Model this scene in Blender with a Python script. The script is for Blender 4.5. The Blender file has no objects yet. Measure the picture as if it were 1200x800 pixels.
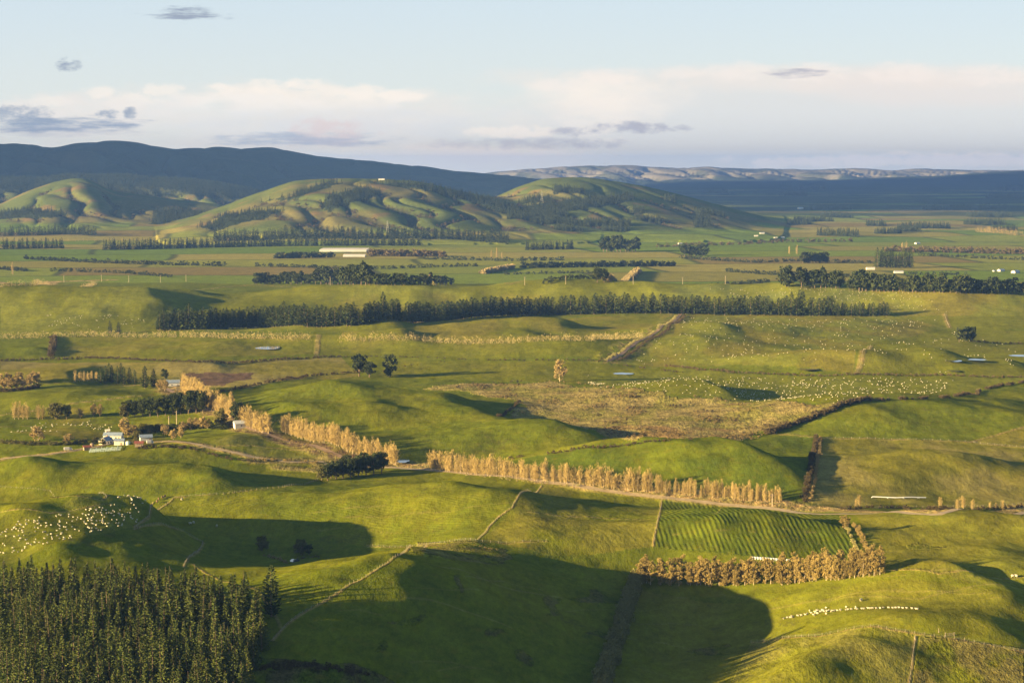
import bpy, math, random
import numpy as np
from mathutils import Vector

# ------------------------------------------------------------------ camera
FPX = 2333.0                       # focal length in pixels of a 1200 px wide frame
HC = 210.0                         # camera height over the plain
TILT = math.atan(203.0 / FPX)
SUN_AZ = math.radians(22)          # travel direction, from +X towards +Y
SUN_EL = math.radians(10.5)

sc = bpy.context.scene
col = sc.collection
cd = bpy.data.cameras.new("camera")
cam = bpy.data.objects.new("camera", cd)
col.objects.link(cam)
sc.camera = cam
cd.sensor_width = 36.0
cd.lens = 36.0 * FPX / 1200.0
cd.clip_start = 1.0
cd.clip_end = 120000.0
cam.location = (0, 0, HC)
cam.rotation_euler = (math.radians(90) - TILT, 0, 0)
CT, ST = math.cos(TILT), math.sin(TILT)

def ray(px, py):
    """direction (with y near 1) through a pixel of the 1200x800 frame"""
    a = (np.asarray(px, float) - 600.0) / FPX
    b = (400.0 - np.asarray(py, float)) / FPX
    dx = a
    dy = CT + b * ST
    dz = -ST + b * CT
    return dx / dy, dz / dy          # x and z per metre of y

def flat(px, py):
    sx, sz = ray(px, py)
    Y = -HC / sz
    return sx * Y, Y

# ------------------------------------------------------------------ noise
_rs = np.random.RandomState(7)
_perm = _rs.permutation(1024)
_ang = _rs.rand(1024) * 2 * np.pi
_gx, _gy = np.cos(_ang), np.sin(_ang)
def noise(x, y, seed=0):
    x = np.asarray(x, float) + seed * 37.13
    y = np.asarray(y, float) - seed * 19.71
    xi = np.floor(x).astype(np.int64); yi = np.floor(y).astype(np.int64)
    fx = x - xi; fy = y - yi
    ux = fx * fx * fx * (fx * (fx * 6 - 15) + 10); uy = fy * fy * fy * (fy * (fy * 6 - 15) + 10)
    def g(a, b, dx, dy):
        h = _perm[(_perm[(a + seed * 7) & 1023] + b) & 1023]
        return _gx[h] * dx + _gy[h] * dy
    n00 = g(xi, yi, fx, fy); n10 = g(xi + 1, yi, fx - 1, fy)
    n01 = g(xi, yi + 1, fx, fy - 1); n11 = g(xi + 1, yi + 1, fx - 1, fy - 1)
    return ((n00 * (1 - ux) + n10 * ux) * (1 - uy) + (n01 * (1 - ux) + n11 * ux) * uy) * 1.5
def fbm(x, y, seed=0, oct=4, gain=0.5):
    s = 0; a = 1.0
    for i in range(oct):
        s = s + a * noise(x, y, seed + i); x = x * 2.03; y = y * 2.03; a *= gain
    return s
def sstep(a, b, x):
    t = np.clip((x - a) / (b - a), 0, 1); return t * t * (3 - 2 * t)

# ------------------------------------------------------------------ terrain
# rolling mounds: px, py (foot centre), sigma windward, sigma lee, sigma across, height, heading deg (lee side), 0 = +X
MOUNDS = [
 # foreground
 (110, 800, 190, 75, 120, 10, 12), (20, 720, 90, 60, 90, 10, 10),
 (145, 640, 120, 28, 54, 23, 22), (150,690,70,50,35,3,10),
 (462, 738, 58, 66, 118, 25, -12),
 (500, 606, 64, 60, 60, 13, 30), (600, 600, 70, 45, 50, 5, 30), (650, 640, 45, 32, 32, 4, 30),
 (225, 572, 70, 24, 38, 11, 15), (55, 566, 45, 22, 30, 9, 15), (135, 560, 50, 30, 30, 5, 15),
 (330, 590, 40, 30, 40, 4, 15),
 (870, 632, 60, 28, 55, 12, 40), (800, 650, 45, 45, 40, 5, 30),
 (1030, 792, 42, 24, 26, 10, 22), (940, 806, 40, 22, 16, 7, 22), (1000, 748, 55, 26, 24, 6, 22), (1085, 760, 30, 22, 20, 4, 25),
 (1130, 640, 70, 50, 60, 9, 30), (1085, 705, 45, 14, 22, 8, 30), (1190, 700, 40, 40, 40, 9, 30), (1040, 690, 40, 25, 25, 3, 30),
 (1170, 775, 40, 25, 40, 7, 30), (1200, 640, 50, 50, 60, 6, 30), (1150, 735, 40, 20, 25, 6, 30),
 # second plain
 (180, 541, 60, 45, 35, 3, 15),
 (400, 478, 90, 38, 45, 11, 12), (420, 500, 60, 28, 40, 9, 15), (330, 500, 60, 30, 40, 6, 15),
 (500, 482, 60, 30, 50, 8, 12), (560, 500, 70, 28, 50, 10, 14), (460, 530, 60, 40, 30, 5, 15), (655, 522, 70, 24, 40, 12, 14), (590, 482, 50, 22, 50, 2, 14),
 (850, 555, 85, 24, 45, 14, 18), (760, 548, 60, 30, 40, 8, 18), (700, 545, 50, 30, 30, 4, 18), (900, 570, 50, 20, 40, 5, 18),
 (1080, 548, 110, 40, 35, 9, 12), (1170, 560, 80, 40, 35, 7, 12), (1040, 575, 60, 35, 30, 4, 12),
 (1050, 488, 110, 60, 50, 9, 12), (1130, 478, 120, 50, 45, 5, 12), (1180, 500, 80, 50, 45, 7, 12), (1010, 500, 60, 25, 40, 4, 12),
 (830, 462, 80, 22, 40, 9, 12), 
 (1070, 428, 110, 26, 45, 13, 12), (1170, 432, 80, 25, 45, 7, 12), (960, 430, 100, 40, 60, 6, 12), (820, 408, 130, 40, 60, 8, 12), (890, 412, 90, 40, 50, 6, 12),
 (70, 470, 90, 40, 60, 6, 12), (160, 478, 90, 30, 50, 5, 12), (90, 445, 70, 25, 60, 8, 12), (235, 430, 90, 30, 50, 5, 12), (30, 412, 60, 25, 40, 6, 12),
 (60, 525, 70, 30, 50, 4, 12), (280,530,70,30,40,6,12),
 (680, 415, 130, 45, 70, 6, 12), (600, 402, 110, 40, 60, 6, 12), (470, 402, 120, 30, 50, 9, 12), (640, 388, 150, 35, 60, 11, 12), (430, 390, 120, 30, 60, 8, 12),
 (830, 395, 90, 30, 60, 7, 12), (1020, 385, 150, 60, 80, 5, 12), (250, 412, 110, 40, 60, 3, 12), (390, 478, 120, 60, 60, 4, 12),
 (1130,405,100,40,60,5,12),(905,392,80,30,50,6,12),(540,452,60,30,40,2,12),(350,455,90,40,50,6,12),
 (770,505,90,40,50,3,12),
 # rolling ridge beyond the belt
 (50, 362, 260, 90, 90, 17, 10), (160, 368, 170, 55, 90, 18, 10), (215, 358, 120, 45, 80, 14, 10), (290, 365, 150, 70, 80, 9, 10),
 (430, 355, 170, 55, 90, 14, 10), (490, 358, 110, 50, 90, 12, 10), (560, 356, 130, 75, 90, 16, 10), (650, 356, 120, 50, 90, 10, 10),
 (740, 355, 130, 50, 90, 17, 10), (690, 352, 110, 45, 90, 13, 10), (820, 357, 140, 45, 90, 12, 10), (900, 358, 130, 50, 90, 15, 10), (980, 358, 130, 50, 90, 12, 10),
 (1060, 360, 130, 55, 90, 16, 10), (1140, 360, 140, 60, 90, 15, 10), (1200, 362, 140, 60, 90, 13, 10), (350, 352, 200, 60, 90, 10, 10), (-60, 362, 260, 90, 90, 16, 10),
]
_MO = []
for (px, py, sw, sl, sa, h, hd) in MOUNDS:
    x, y = flat(px, py); fy = 1.0 if y < 1500 else (1.04 if y < 2900 else .86); _MO.append((float(x), float(y), sw, sl * .8 / (1 + (fy - 1) * .6), sa, h * 1.3 * fy, math.radians(hd)))
_r = random.Random(11)                # more rolling ground outside the frame, left and right and behind
for i in range(150):
    Y = _r.uniform(-1200, 3500); X = _r.uniform(-2200, 2200)
    if abs(X) < 0.27 * max(Y, 0) + 200: continue
    k = 1 + max(Y, 0) / 2500
    _MO.append((X, Y, _r.uniform(50, 110) * k, _r.uniform(30, 60) * k, _r.uniform(40, 90) * k, _r.uniform(5, 14), math.radians(20)))

# high skylines: list of (px, py), distance of crest line, front length, back length, gully depth share, seed
RIDGES = [
 dict(sky=[(-500,190),(-200,175),(0,166),(30,166),(60,173),(85,168),(120,166),(160,167),(205,174),(255,172),(320,175),(350,181),(400,186),(500,196),(600,206),(640,211),(700,222),(800,240)], D=14500, F=4800, B=3500, g=0.45, s=31),
 dict(sky=[(300,215),(420,205),(540,206),(580,201),(620,198),(660,195),(690,194),(750,194),(800,197),(830,194.5),(870,197),(900,196),(960,199),(1000,197),(1040,200),(1080,197),(1140,199),(1200,199),(1400,200),(1800,205)], D=29000, F=5000, B=6000, g=0.75, s=41),
 dict(sky=[(560,240),(700,222),(800,213),(900,212),(1000,210),(1100,206),(1160,202),(1200,201),(1300,198),(1700,195)], D=24500, F=6000, B=3000, g=0.12, s=44),
 dict(sky=[(-500,215),(-100,206),(0,207),(40,209),(100,206),(150,206),(200,211),(240,215),(300,224),(350,234),(420,250),(480,270)], D=9800, F=1900, B=1800, g=0.25, s=51),
 dict(sky=[(-400,250),(-60,250),(0,240),(25,226),(60,214),(90,207),(112,211),(130,225),(160,227),(200,233),(260,240),(330,255),(380,275)], D=8300, F=1900, B=900, g=0.18, s=61),
 dict(sky=[(120,283),(180,268),(250,246),(300,227),(345,211),(380,209),(450,209),(490,212),(530,222),(570,230),(610,236),(650,248),(700,264),(740,280)], D=7000, F=1500, B=1500, g=0.18, s=71),
 dict(sky=[(470,262),(540,246),(585,229),(610,217),(640,208),(680,207),(720,212),(760,219),(800,229),(850,242),(890,254),(930,265),(970,275),(1010,281)], D=7500, F=1750, B=1500, g=0.14, s=81),
]
for R in RIDGES:
    px = np.array([p[0] for p in R['sky']], float); py = np.array([p[1] for p in R['sky']], float)
    sx, sz = ray(px, py)
    uu = np.arange(sx[0], sx[-1], 1.0 / FPX); hh = np.interp(uu, sx, np.maximum(HC + sz * R['D'], -60))
    kk = np.exp(-0.5 * (np.arange(-24, 25) / (9.0 if R['D'] < 9000 else 4.0)) ** 2); kk /= kk.sum()
    R['u'] = uu; R['h'] = np.convolve(np.pad(hh, 24, mode='edge'), kk, 'valid')

def ridge_z(X, Y, R):
    u = X / np.maximum(Y, 500)
    w = noise(X / 900, Y / 900, R['s']) * 0.06 * R['D'] * 0.5
    h = np.interp(u, R['u'], R['h'], left=-60, right=-60)
    d = Y - R['D'] - w * 0.5
    t = np.where(d < 0, 1 + d / R['F'], 1 - d / R['B'])
    t = np.clip(t, 0, 1)
    h = h + np.maximum(h, 0) * (0.045 * noise(X / (R['F'] * .09), Y / 9000, R['s'] + 20) + 0.06 * noise(X / (R['F'] * .22), Y / 9000, R['s'] + 21)) * (R['D'] > 9000)
    prof = np.where(d < 0, t * t * (3 - 2 * t) * 0.6 + t * 0.4, t * t * (3 - 2 * t))
    sca = R['F'] * (0.19 if R['D'] < 9000 else 0.13)
    wx = X + 0.22 * sca * noise(X / sca, Y / sca, R['s'] + 3)
    rg = 1 - np.abs(noise(wx / sca + Y / (sca * 2.6), Y / (sca * 3.6), R['s'] + 5)) * 2.2
    rg2 = 1 - np.abs(noise(wx / (sca * .42) + Y / sca, Y / (sca * 1.5), R['s'] + 9)) * 2.0
    gul = np.clip(rg, 0, 1) ** 2 * 0.5 + np.clip(rg2, 0, 1) ** 2 * 0.5
    env = 4 * prof * (1 - prof) + 0.12 * prof
    return h * prof * 1.0 - np.maximum(h, 0) * R['g'] * gul * np.minimum(env, 1)

def height(X, Y):
    X = np.asarray(X, float); Y = np.asarray(Y, float)
    Yp = np.maximum(Y, 0)
    near = 1 - sstep(3500, 3900, Yp)
    amp = 1.0 + near * (2.4 + 1.5 * sstep(1800, 2600, Yp))
    hills = sstep(5300, 6800, Yp)
    L = 190 + 0.06 * Yp
    n = fbm(X / L + 0.3 * Y / L, Y / (L * 0.9), 1, 3, 0.42)
    Z = amp * n
    # flat marsh and the farm flats
    mx, my = flat(800, 485)
    damp = np.exp(-(((X - mx) / 190) ** 2 + ((Y - my) / 210) ** 2))
    Z = Z * (1 - 0.85 * damp)
    # deep valley in the foreground centre
    vx, vy = flat(640, 760); Z = Z - 6 * np.exp(-(((X - vx) / 120) ** 2 + ((Y - vy) / 150) ** 2))
    vx, vy = flat(800, 740); Z = Z - 10 * np.exp(-(((X - vx) / 70) ** 2 + ((Y - vy) / 130) ** 2))
    vx, vy = flat(365, 640); Z = Z - 12 * np.exp(-(((X - vx) / 85) ** 2 + ((Y - vy) / 75) ** 2))
    wxx = 16 * noise(X / 130, Y / 130, 12) + 5 * noise(X / 45, Y / 45, 14)
    wyy = 16 * noise(X / 130, Y / 130, 13) + 5 * noise(X / 45, Y / 45, 15)
    M = np.zeros_like(Z)
    for (x, y, sw, sl, sa, h, hd) in _MO:
        r = 3.3 * max(sw, sl, sa)
        m = (np.abs(X - x) < r) & (np.abs(Y - y) < r)
        if not m.any(): continue
        k = 1.0 if y < 1700 else 1.6
        dx = X[m] - x + wxx[m] * k; dy = Y[m] - y + wyy[m] * k
        c, s = math.cos(hd), math.sin(hd)
        a = dx * c + dy * s; b = -dx * s + dy * c
        sg = np.where(a < 0, sw, sl)
        M[m] += h * np.exp(-0.5 * ((a / sg) ** 2 + (b / sa) ** 2))
    M = M * (1 + .14 * noise(X / (75 + .03 * Yp), Y / (75 + .03 * Yp), 17) + .07 * (1 - sstep(1400, 1900, Yp)) * noise(X / 27, Y / 30, 18))
    Z = Z + M
    # small terracettes and lumps
    Z = Z + near * 0.28 * noise(X / 9, Y / 14, 21) + near * 0.55 * noise(X / 28, Y / 32, 22)
    # the range to the west whose long shadow reaches the near ground
    Z = Z + WEST(X, Y)
    far = sstep(5000, 6200, Yp)
    Z = Z + far * 10 * fbm(X / 900, Y / 900, 25, 4)
    for R in RIDGES:
        m = (Y > R['D'] - R['F'] - 900) & (Y < R['D'] + R['B'] + 900)
        if not m.any(): continue
        z = np.zeros_like(Z); z[m] = ridge_z(X[m], Y[m], R)
        # smooth max with what is there
        k = 0.004 * R['D'] * 0.5
        dlt = z - Z
        Z = np.where(m & (z > 0.5), np.where(dlt > k, z, np.where(dlt < -k, Z, Z + (dlt + k) ** 2 / (4 * k))), Z)
    return Z

def WEST(X, Y):
    """a hill outside the frame, left of and before the wood"""
    return 20 * np.exp(-(((X + 560) / 150) ** 2 + ((Y - 560) / 210) ** 2)) + 6 * np.exp(-(((X + 330) / 90) ** 2 + ((Y - 700) / 90) ** 2)) \
        + 60 * np.exp(-(((X + 350) / 240) ** 2 + ((Y - 330) / 130) ** 2)) 

# sheet parametrisation: rows in Y, columns in u = X / W(Y)
rows = list(np.arange(-3000, 640, 40.0))
y = 640.0
while y < 37500:
    rows.append(y)
    y += max(0.6, min(y * y / (HC * FPX) * 0.8, y * (0.0027 if 5400 < y < 8800 else 0.0040))) if y > 740 else 12
YR = np.array(rows)
def WID(Y): return np.hypot(np.maximum(Y, 0), 500.0)
uc = np.arange(-0.285, 0.2851, 0.00055)
o = []; v = 0.285; st = 0.0012
while v < 3.0:
    v += st; st *= 1.06; o.append(v)
o = np.array(o)
UC = np.concatenate([-o[::-1], uc, o])
NR, NC = len(YR), len(UC)
GX = UC[None, :] * WID(YR)[:, None]
GY = np.repeat(YR[:, None], NC, 1)
GZ = height(GX, GY)
print("terrain", NR, NC)

def zat(x, y):
    x = np.asarray(x, float); y = np.asarray(y, float)
    r = np.clip(np.interp(y, YR, np.arange(NR)), 0, NR - 1.001)
    c = np.clip(np.interp(x / WID(y), UC, np.arange(NC)), 0, NC - 1.001)
    r0 = r.astype(int); c0 = c.astype(int); fr = r - r0; fc = c - c0
    return ((GZ[r0, c0] * (1 - fc) + GZ[r0, c0 + 1] * fc) * (1 - fr) + (GZ[r0 + 1, c0] * (1 - fc) + GZ[r0 + 1, c0 + 1] * fc) * fr)

_T = np.exp(np.linspace(math.log(500), math.log(45000), 5200))
def hit(px, py):
    """ground point seen through a pixel: arrays x, y, z"""
    px = np.atleast_1d(np.asarray(px, float)); py = np.atleast_1d(np.asarray(py, float))
    sx, sz = ray(px, py)
    outx = []; outy = []
    for a, b in zip(sx, sz):
        z = zat(a * _T, _T); d = HC + b * _T - z
        i = np.argmax(d < 0)
        if d[i] >= 0: i = len(_T) - 1
        i = max(i, 1)
        t = _T[i - 1] + (_T[i] - _T[i - 1]) * d[i - 1] / max(d[i - 1] - d[i], 1e-6)
        outx.append(a * t); outy.append(t)
    x = np.array(outx); y = np.array(outy)
    return x, y, zat(x, y)
def P(px, py):
    x, y, z = hit(px, py); return float(x[0]), float(y[0]), float(z[0])
def poly(pts):
    a = np.array(pts, float); x, y, z = hit(a[:, 0], a[:, 1]); return np.stack([x, y], 1)
def resample(xy, step, jitter=0.0, rng=None):
    seg = np.hypot(*np.diff(xy, axis=0).T); s = np.concatenate([[0], np.cumsum(seg)])
    n = max(2, int(s[-1] / step) + 1); t = np.linspace(0, s[-1], n)
    if jitter and rng is not None: t = t + (rng.rand(n) - .5) * step * jitter
    return np.stack([np.interp(t, s, xy[:, 0]), np.interp(t, s, xy[:, 1])], 1)
# ------------------------------------------------------------------ ground colours (true colours of pasture, stubble, marsh)
def C(r, g, b): return np.array([r, g, b], float)
GREEN = C(.096, .113, .007); GREEN2 = C(.120, .126, .009); OLIVE = C(.150, .134, .020); PALE = C(.145, .152, .018)
TAN = C(.30, .205, .090); MARSH = C(.215, .168, .060); BROWN = C(.095, .062, .040); DKGREEN = C(.066, .088, .008); DRY = C(.20, .165, .055)
COL = np.empty((NR, NC, 3)); COL[:] = GREEN
ROWS = np.zeros((NR, NC)); ROUGH = np.zeros((NR, NC)); PH = np.zeros((NR, NC))
n1 = fbm(GX / 240, GY / 240, 101, 3); n2 = noise(GX / 38, GY / 60, 105)
def mix(a, b, t): return a + (b - a) * t[..., None]
COL = mix(COL, np.broadcast_to(GREEN2, COL.shape), sstep(-.3, .5, n1))

def sub(xy, pad=0):
    x0, y0 = xy.min(0) - pad; x1, y1 = xy.max(0) + pad
    r0 = max(np.searchsorted(YR, y0) - 1, 0); r1 = min(np.searchsorted(YR, y1) + 1, NR)
    us = [x0 / WID(y0), x0 / WID(y1), x1 / WID(y0), x1 / WID(y1)]
    c0 = max(np.searchsorted(UC, min(us)) - 1, 0); c1 = min(np.searchsorted(UC, max(us)) + 1, NC)
    return slice(r0, r1), slice(c0, c1)
rng0 = np.random.RandomState(4)
WOBX = noise(GX / 30, GY / 30, 301); WOBY = noise(GX / 30, GY / 30, 302)
def inside(xy, sl, wob=0.0):
    X = GX[sl] + wob * WOBX[sl]; Y = GY[sl] + wob * WOBY[sl]
    m = np.zeros(X.shape, bool); n = len(xy)
    for i in range(n):
        x1, y1 = xy[i]; x2, y2 = xy[(i + 1) % n]
        if y1 == y2: continue
        c = ((y1 > Y) != (y2 > Y)) & (X < (x2 - x1) * (Y - y1) / (y2 - y1) + x1)
        m ^= c
    return m
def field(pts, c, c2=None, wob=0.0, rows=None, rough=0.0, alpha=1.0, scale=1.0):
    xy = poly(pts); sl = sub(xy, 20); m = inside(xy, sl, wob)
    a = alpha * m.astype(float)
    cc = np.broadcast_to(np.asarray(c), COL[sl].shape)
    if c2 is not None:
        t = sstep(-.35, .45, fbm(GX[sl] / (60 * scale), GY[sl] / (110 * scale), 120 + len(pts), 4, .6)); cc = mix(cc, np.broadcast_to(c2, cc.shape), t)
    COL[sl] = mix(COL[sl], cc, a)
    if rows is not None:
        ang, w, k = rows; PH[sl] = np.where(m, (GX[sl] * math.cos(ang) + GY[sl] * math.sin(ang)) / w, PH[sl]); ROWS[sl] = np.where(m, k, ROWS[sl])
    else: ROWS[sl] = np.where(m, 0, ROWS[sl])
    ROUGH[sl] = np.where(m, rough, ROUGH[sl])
def dline(xy, X, Y):
    d = np.full(X.shape, 1e9)
    for i in range(len(xy) - 1):
        ax, ay = xy[i]; bx, by = xy[i + 1]; vx, vy = bx - ax, by - ay; L = vx * vx + vy * vy + 1e-9
        t = np.clip(((X - ax) * vx + (Y - ay) * vy) / L, 0, 1)
        d = np.minimum(d, np.hypot(X - ax - t * vx, Y - ay - t * vy))
    return d
def strip(pts, w, c, c2=None, wob=1.5, rough=.6, alpha=1.0, world=False, soft=.25):
    xy = np.asarray(pts, float) if world else poly(pts)
    for i in range(len(xy) - 1):
        seg = xy[i:i + 2]; sl = sub(seg, w * 2 + 8)
        d = dline(seg, GX[sl] + wob * WOBX[sl], GY[sl] + wob * WOBY[sl])
        a = alpha * (1 - sstep(w * (.5 - soft), w * (.5 + soft), d))
        cc = np.broadcast_to(c, COL[sl].shape)
        if c2 is not None: cc = mix(cc, np.broadcast_to(c2, cc.shape), sstep(-.3, .3, noise(GX[sl] / 7, GY[sl] / 7, 77)))
        COL[sl] = mix(COL[sl], cc, a); ROUGH[sl] = np.maximum(ROUGH[sl], rough * a); ROWS[sl] *= 1 - a

# far plain: a patchwork of paddocks
m = GY > 3650
def patch(ang, w, h, seed):
    c, s = math.cos(ang), math.sin(ang)
    A = (GX[m] * c + GY[m] * s); B = (-GX[m] * s + GY[m] * c)
    A = A + 40 * noise(GX[m] / 700, GY[m] / 700, seed); j = np.floor(B / h)
    off = (_perm[(j.astype(int) + seed) & 1023] / 1024.0) * w * 2
    i = np.floor((A + off) / w)
    hsh = _perm[(_perm[(i.astype(int) * 3 + seed) & 1023] + j.astype(int)) & 1023] / 1024.0
    eb = np.minimum(B / h - j, 1 - (B / h - j)) * h; ea = np.minimum((A + off) / w - i, 1 - ((A + off) / w - i)) * w
    return hsh, np.minimum(ea, eb)
hsh, ed = patch(.12, 620, 330, 5)
pal = np.array([[.075,.115,.018],[.10,.125,.025],[.065,.105,.02],[.14,.135,.045],[.085,.12,.02],[.115,.13,.03],[.115,.115,.035],[.07,.11,.018],[.105,.09,.04],[.095,.12,.025]])
pc = pal[(hsh * 9.99).astype(int)]
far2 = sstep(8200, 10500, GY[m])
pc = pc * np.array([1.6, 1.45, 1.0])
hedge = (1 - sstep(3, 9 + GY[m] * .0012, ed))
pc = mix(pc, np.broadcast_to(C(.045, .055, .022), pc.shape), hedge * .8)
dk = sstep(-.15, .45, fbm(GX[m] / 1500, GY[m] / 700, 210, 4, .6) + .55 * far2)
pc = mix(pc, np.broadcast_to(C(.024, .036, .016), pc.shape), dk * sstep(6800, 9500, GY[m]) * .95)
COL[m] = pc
# hills: pasture broken by scrub, bracken and pine blocks
WOOD = np.zeros((NR, NC))      # where trees stand on the hills
hm = (GY > 5400) & (GZ > 9)
k = sstep(9, 26, GZ) * hm
hillc = mix(np.broadcast_to(C(.075, .098, .024), COL.shape), np.broadcast_to(C(.13, .118, .04), COL.shape), sstep(-.2, .5, fbm(GX / 420, GY / 420, 230, 4)))
hillc = hillc * .88; hillc = mix(hillc, np.broadcast_to(C(.14, .090, .042), COL.shape), sstep(.38, .7, fbm(GX / 160, GY / 200, 240, 4)) * .7)
COL = mix(COL, hillc, k)
# scrub follows the gullies
gy_, gx_ = np.gradient(GZ); 
lap = np.zeros_like(GZ)
K = 9
lap[K:-K, K:-K] = (GZ[2*K:, K:-K] + GZ[:-2*K, K:-K] + GZ[K:-K, 2*K:] + GZ[K:-K, :-2*K]) / 4 - GZ[K:-K, K:-K]
gm = sstep(1.5, 5.0, lap * 1.6 - 2.4 + 2.4 * fbm(GX / 350, GY / 350, 250, 4)) * k * (GY < 9000)
COL = mix(COL, np.broadcast_to(C(.050, .048, .026), COL.shape), gm * .85)
WOOD = np.maximum(WOOD, gm * .8)
def woodpatch(pts, c=(.022, .032, .016), wob=15):
    xy = poly(pts); sl = sub(xy, 60); mm = inside(xy, sl, wob)
    COL[sl] = mix(COL[sl], np.broadcast_to(np.array(c), COL[sl].shape), mm.astype(float)); WOOD[sl] = np.where(mm, 1.0, WOOD[sl])
woodpatch([(600,243),(640,238),(690,231),(742,229),(742,235),(700,243),(660,252),(645,264),(610,256),(570,243),(540,233),(560,232)])
woodpatch([(176,263),(186,247),(205,245),(235,247),(232,252),(205,258),(190,263)])
woodpatch([(232,267),(265,252),(300,247),(330,246),(310,256),(260,269)])
woodpatch([(375,243),(395,228),(430,220),(450,227),(420,236),(385,249)])
woodpatch([(300,237),(345,230),(380,214),(400,215),(350,234)])
woodpatch([(812,257),(822,250),(832,252),(832,265),(815,267)], wob=10)
woodpatch([(0,250),(50,247),(80,250),(60,256),(0,257)], wob=15)
woodpatch([(430,214),(480,216),(540,226),(600,240),(600,246),(540,234),(480,222)], wob=20)
# bushy far range and forested ridge, true dark bush colours
fr = sstep(40, 90, GZ) * sstep(8800, 9300, GY) * (1 - sstep(21000, 22500, GY))
bush = mix(np.broadcast_to(C(.020, .030, .014), COL.shape), np.broadcast_to(C(.040, .045, .020), COL.shape), sstep(.0, .6, fbm(GX / 900, GY / 900, 260, 4)))
COL = mix(COL, bush, fr)
WOOD = np.where((GY > 8900) & (GY < 10500) & (fr > .5), 1.0, WOOD)
pr = sstep(20, 60, GZ) * sstep(23800, 25000, GY)
COL = mix(COL, mix(np.broadcast_to(C(.17, .155, .13), COL.shape), np.broadcast_to(C(.07, .075, .05), COL.shape), sstep(-.1, .3, fbm(GX / 800, GY / 800, 270, 4))), pr)
pf = sstep(17000, 20000, GY) * (1 - sstep(26200, 26800, GY))
COL = mix(COL, np.broadcast_to(C(.022, .035, .018), COL.shape), pf * .9)

# near paddocks, far to near
field([(0,336),(1200,330),(1200,372),(1060,372),(800,368),(640,370),(420,384),(187,388),(0,392)], GREEN2, PALE, scale=3)
field([(180,384),(420,345),(560,342),(640,345),(640,352),(420,372)], GREEN2, OLIVE, alpha=.6)
field([(1000,333),(1200,333),(1200,372),(1060,372)], OLIVE, PALE, scale=2)
field([(780,333),(1000,333),(1060,360),(1050,352),(800,352)], PALE, C(.14,.155,.03))
field([(0,392),(60,394),(60,417),(0,419)], GREEN)
field([(64,394),(372,392),(371,415),(190,421),(64,417)], OLIVE*.8+GREEN*.2, GREEN2, scale=2)
field([(0,422),(190,424),(400,418),(420,440),(290,455),(0,450)], DRY*.75+OLIVE*.25, OLIVE, scale=2)
field([(212,438),(300,437),(292,444),(262,452),(216,452)], BROWN, C(.12,.075,.05), wob=6)
field([(372,392),(700,402),(760,392),(710,420),(400,415),(371,415)], GREEN2, OLIVE*.6+GREEN*.4, scale=2)
field([(400,375),(800,368),(735,404),(400,396)], GREEN2, OLIVE, scale=2)
field([(800,368),(1060,372),(1110,372),(1113,384),(1010,405),(1000,437),(780,430),(715,422),(760,395)], PALE, OLIVE, scale=1.5)
field([(1060,370),(1200,370),(1200,380),(1110,384)], GREEN2)
field([(1010,405),(1113,384),(1200,388),(1200,442),(1004,438)], GREEN2, OLIVE*.5+GREEN*.5, scale=1.5)
field([(700,424),(760,433),(790,438),(690,450),(440,440),(470,424)], GREEN2*.7+OLIVE*.3, GREEN2)
field([(700,452),(690,440),(790,432),(860,438),(960,442),(1200,443),(1200,449),(1150,456),(1020,468),(980,476),(860,470),(780,462)], PALE*.9, GREEN2, scale=2)
field([(280,460),(420,440),(520,455),(610,470),(600,487),(705,500),(735,516),(650,531),(595,541),(480,536),(310,480)], GREEN, GREEN2)
field([(500,455),(560,449),(640,447),(700,453),(780,462),(860,470),(960,475),(1010,468),(960,486),(930,497),(898,508),(810,515),(735,517),(705,501),(640,491),(596,487),(607,470),(560,462)], MARSH, GREEN2*.4+DRY*.6, wob=14, rough=1.0, scale=.6)
field([(700,501),(735,498),(800,500),(860,503),(890,507),(810,515),(735,517)], C(.20,.12,.05), MARSH, wob=12, rough=1.0, alpha=.8, scale=.5)
field([(898,508),(960,487),(1020,469),(1130,464),(1200,449),(1200,499),(1140,517),(960,512)], GREEN, GREEN2, scale=1.5)
field([(1140,518),(1200,500),(1200,524)], OLIVE)
field([(957,513),(1140,518),(1200,524),(1200,594),(1000,596),(943,588)], DRY*.62+OLIVE*.38, OLIVE*.8+GREEN*.2, scale=1.5)
field([(595,541),(740,521),(890,508),(956,513),(941,588),(900,590),(700,570),(600,556)], GREEN, DKGREEN)
field([(0,455),(150,447),(185,452),(150,470),(0,487)], GREEN*.8+OLIVE*.2)
field([(0,487),(150,470),(180,460),(200,520),(110,522),(0,505)], GREEN, OLIVE, scale=1.5)
field([(200,520),(300,505),(370,525),(378,545),(290,538),(240,522)], GREEN*.6+DRY*.4, GREEN2)
field([(0,545),(110,525),(240,524),(372,545),(372,562),(200,580),(60,600),(0,600)], GREEN2, GREEN)
field([(0,600),(60,600),(200,580),(158,618),(0,664)], PALE, GREEN2, scale=.8)
field([(0,664),(158,620),(215,622),(238,636),(215,664),(0,690)], GREEN2, GREEN)
field([(372,562),(500,545),(636,568),(600,595),(560,632),(430,640),(300,600),(205,584)], GREEN2, GREEN, rows=(.9, 3.2, .35))
field([(636,568),(776,578),(766,640),(640,650),(560,632),(600,595)], OLIVE*.8+GREEN*.2, GREEN2, rows=(.3, 3.5, .2))
field([(778,578),(900,590),(985,602),(1012,652),(900,655),(766,640)], GREEN*.9, DKGREEN, rows=(.06, 2.7, 1.0))
field([(1000,602),(1200,597),(1200,700),(1035,668)], OLIVE*.7+GREEN*.3, PALE, scale=2)
field([(750,690),(1030,680),(1200,700),(1200,830),(700,830)], GREEN2*.6+OLIVE*.4, GREEN2)
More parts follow.
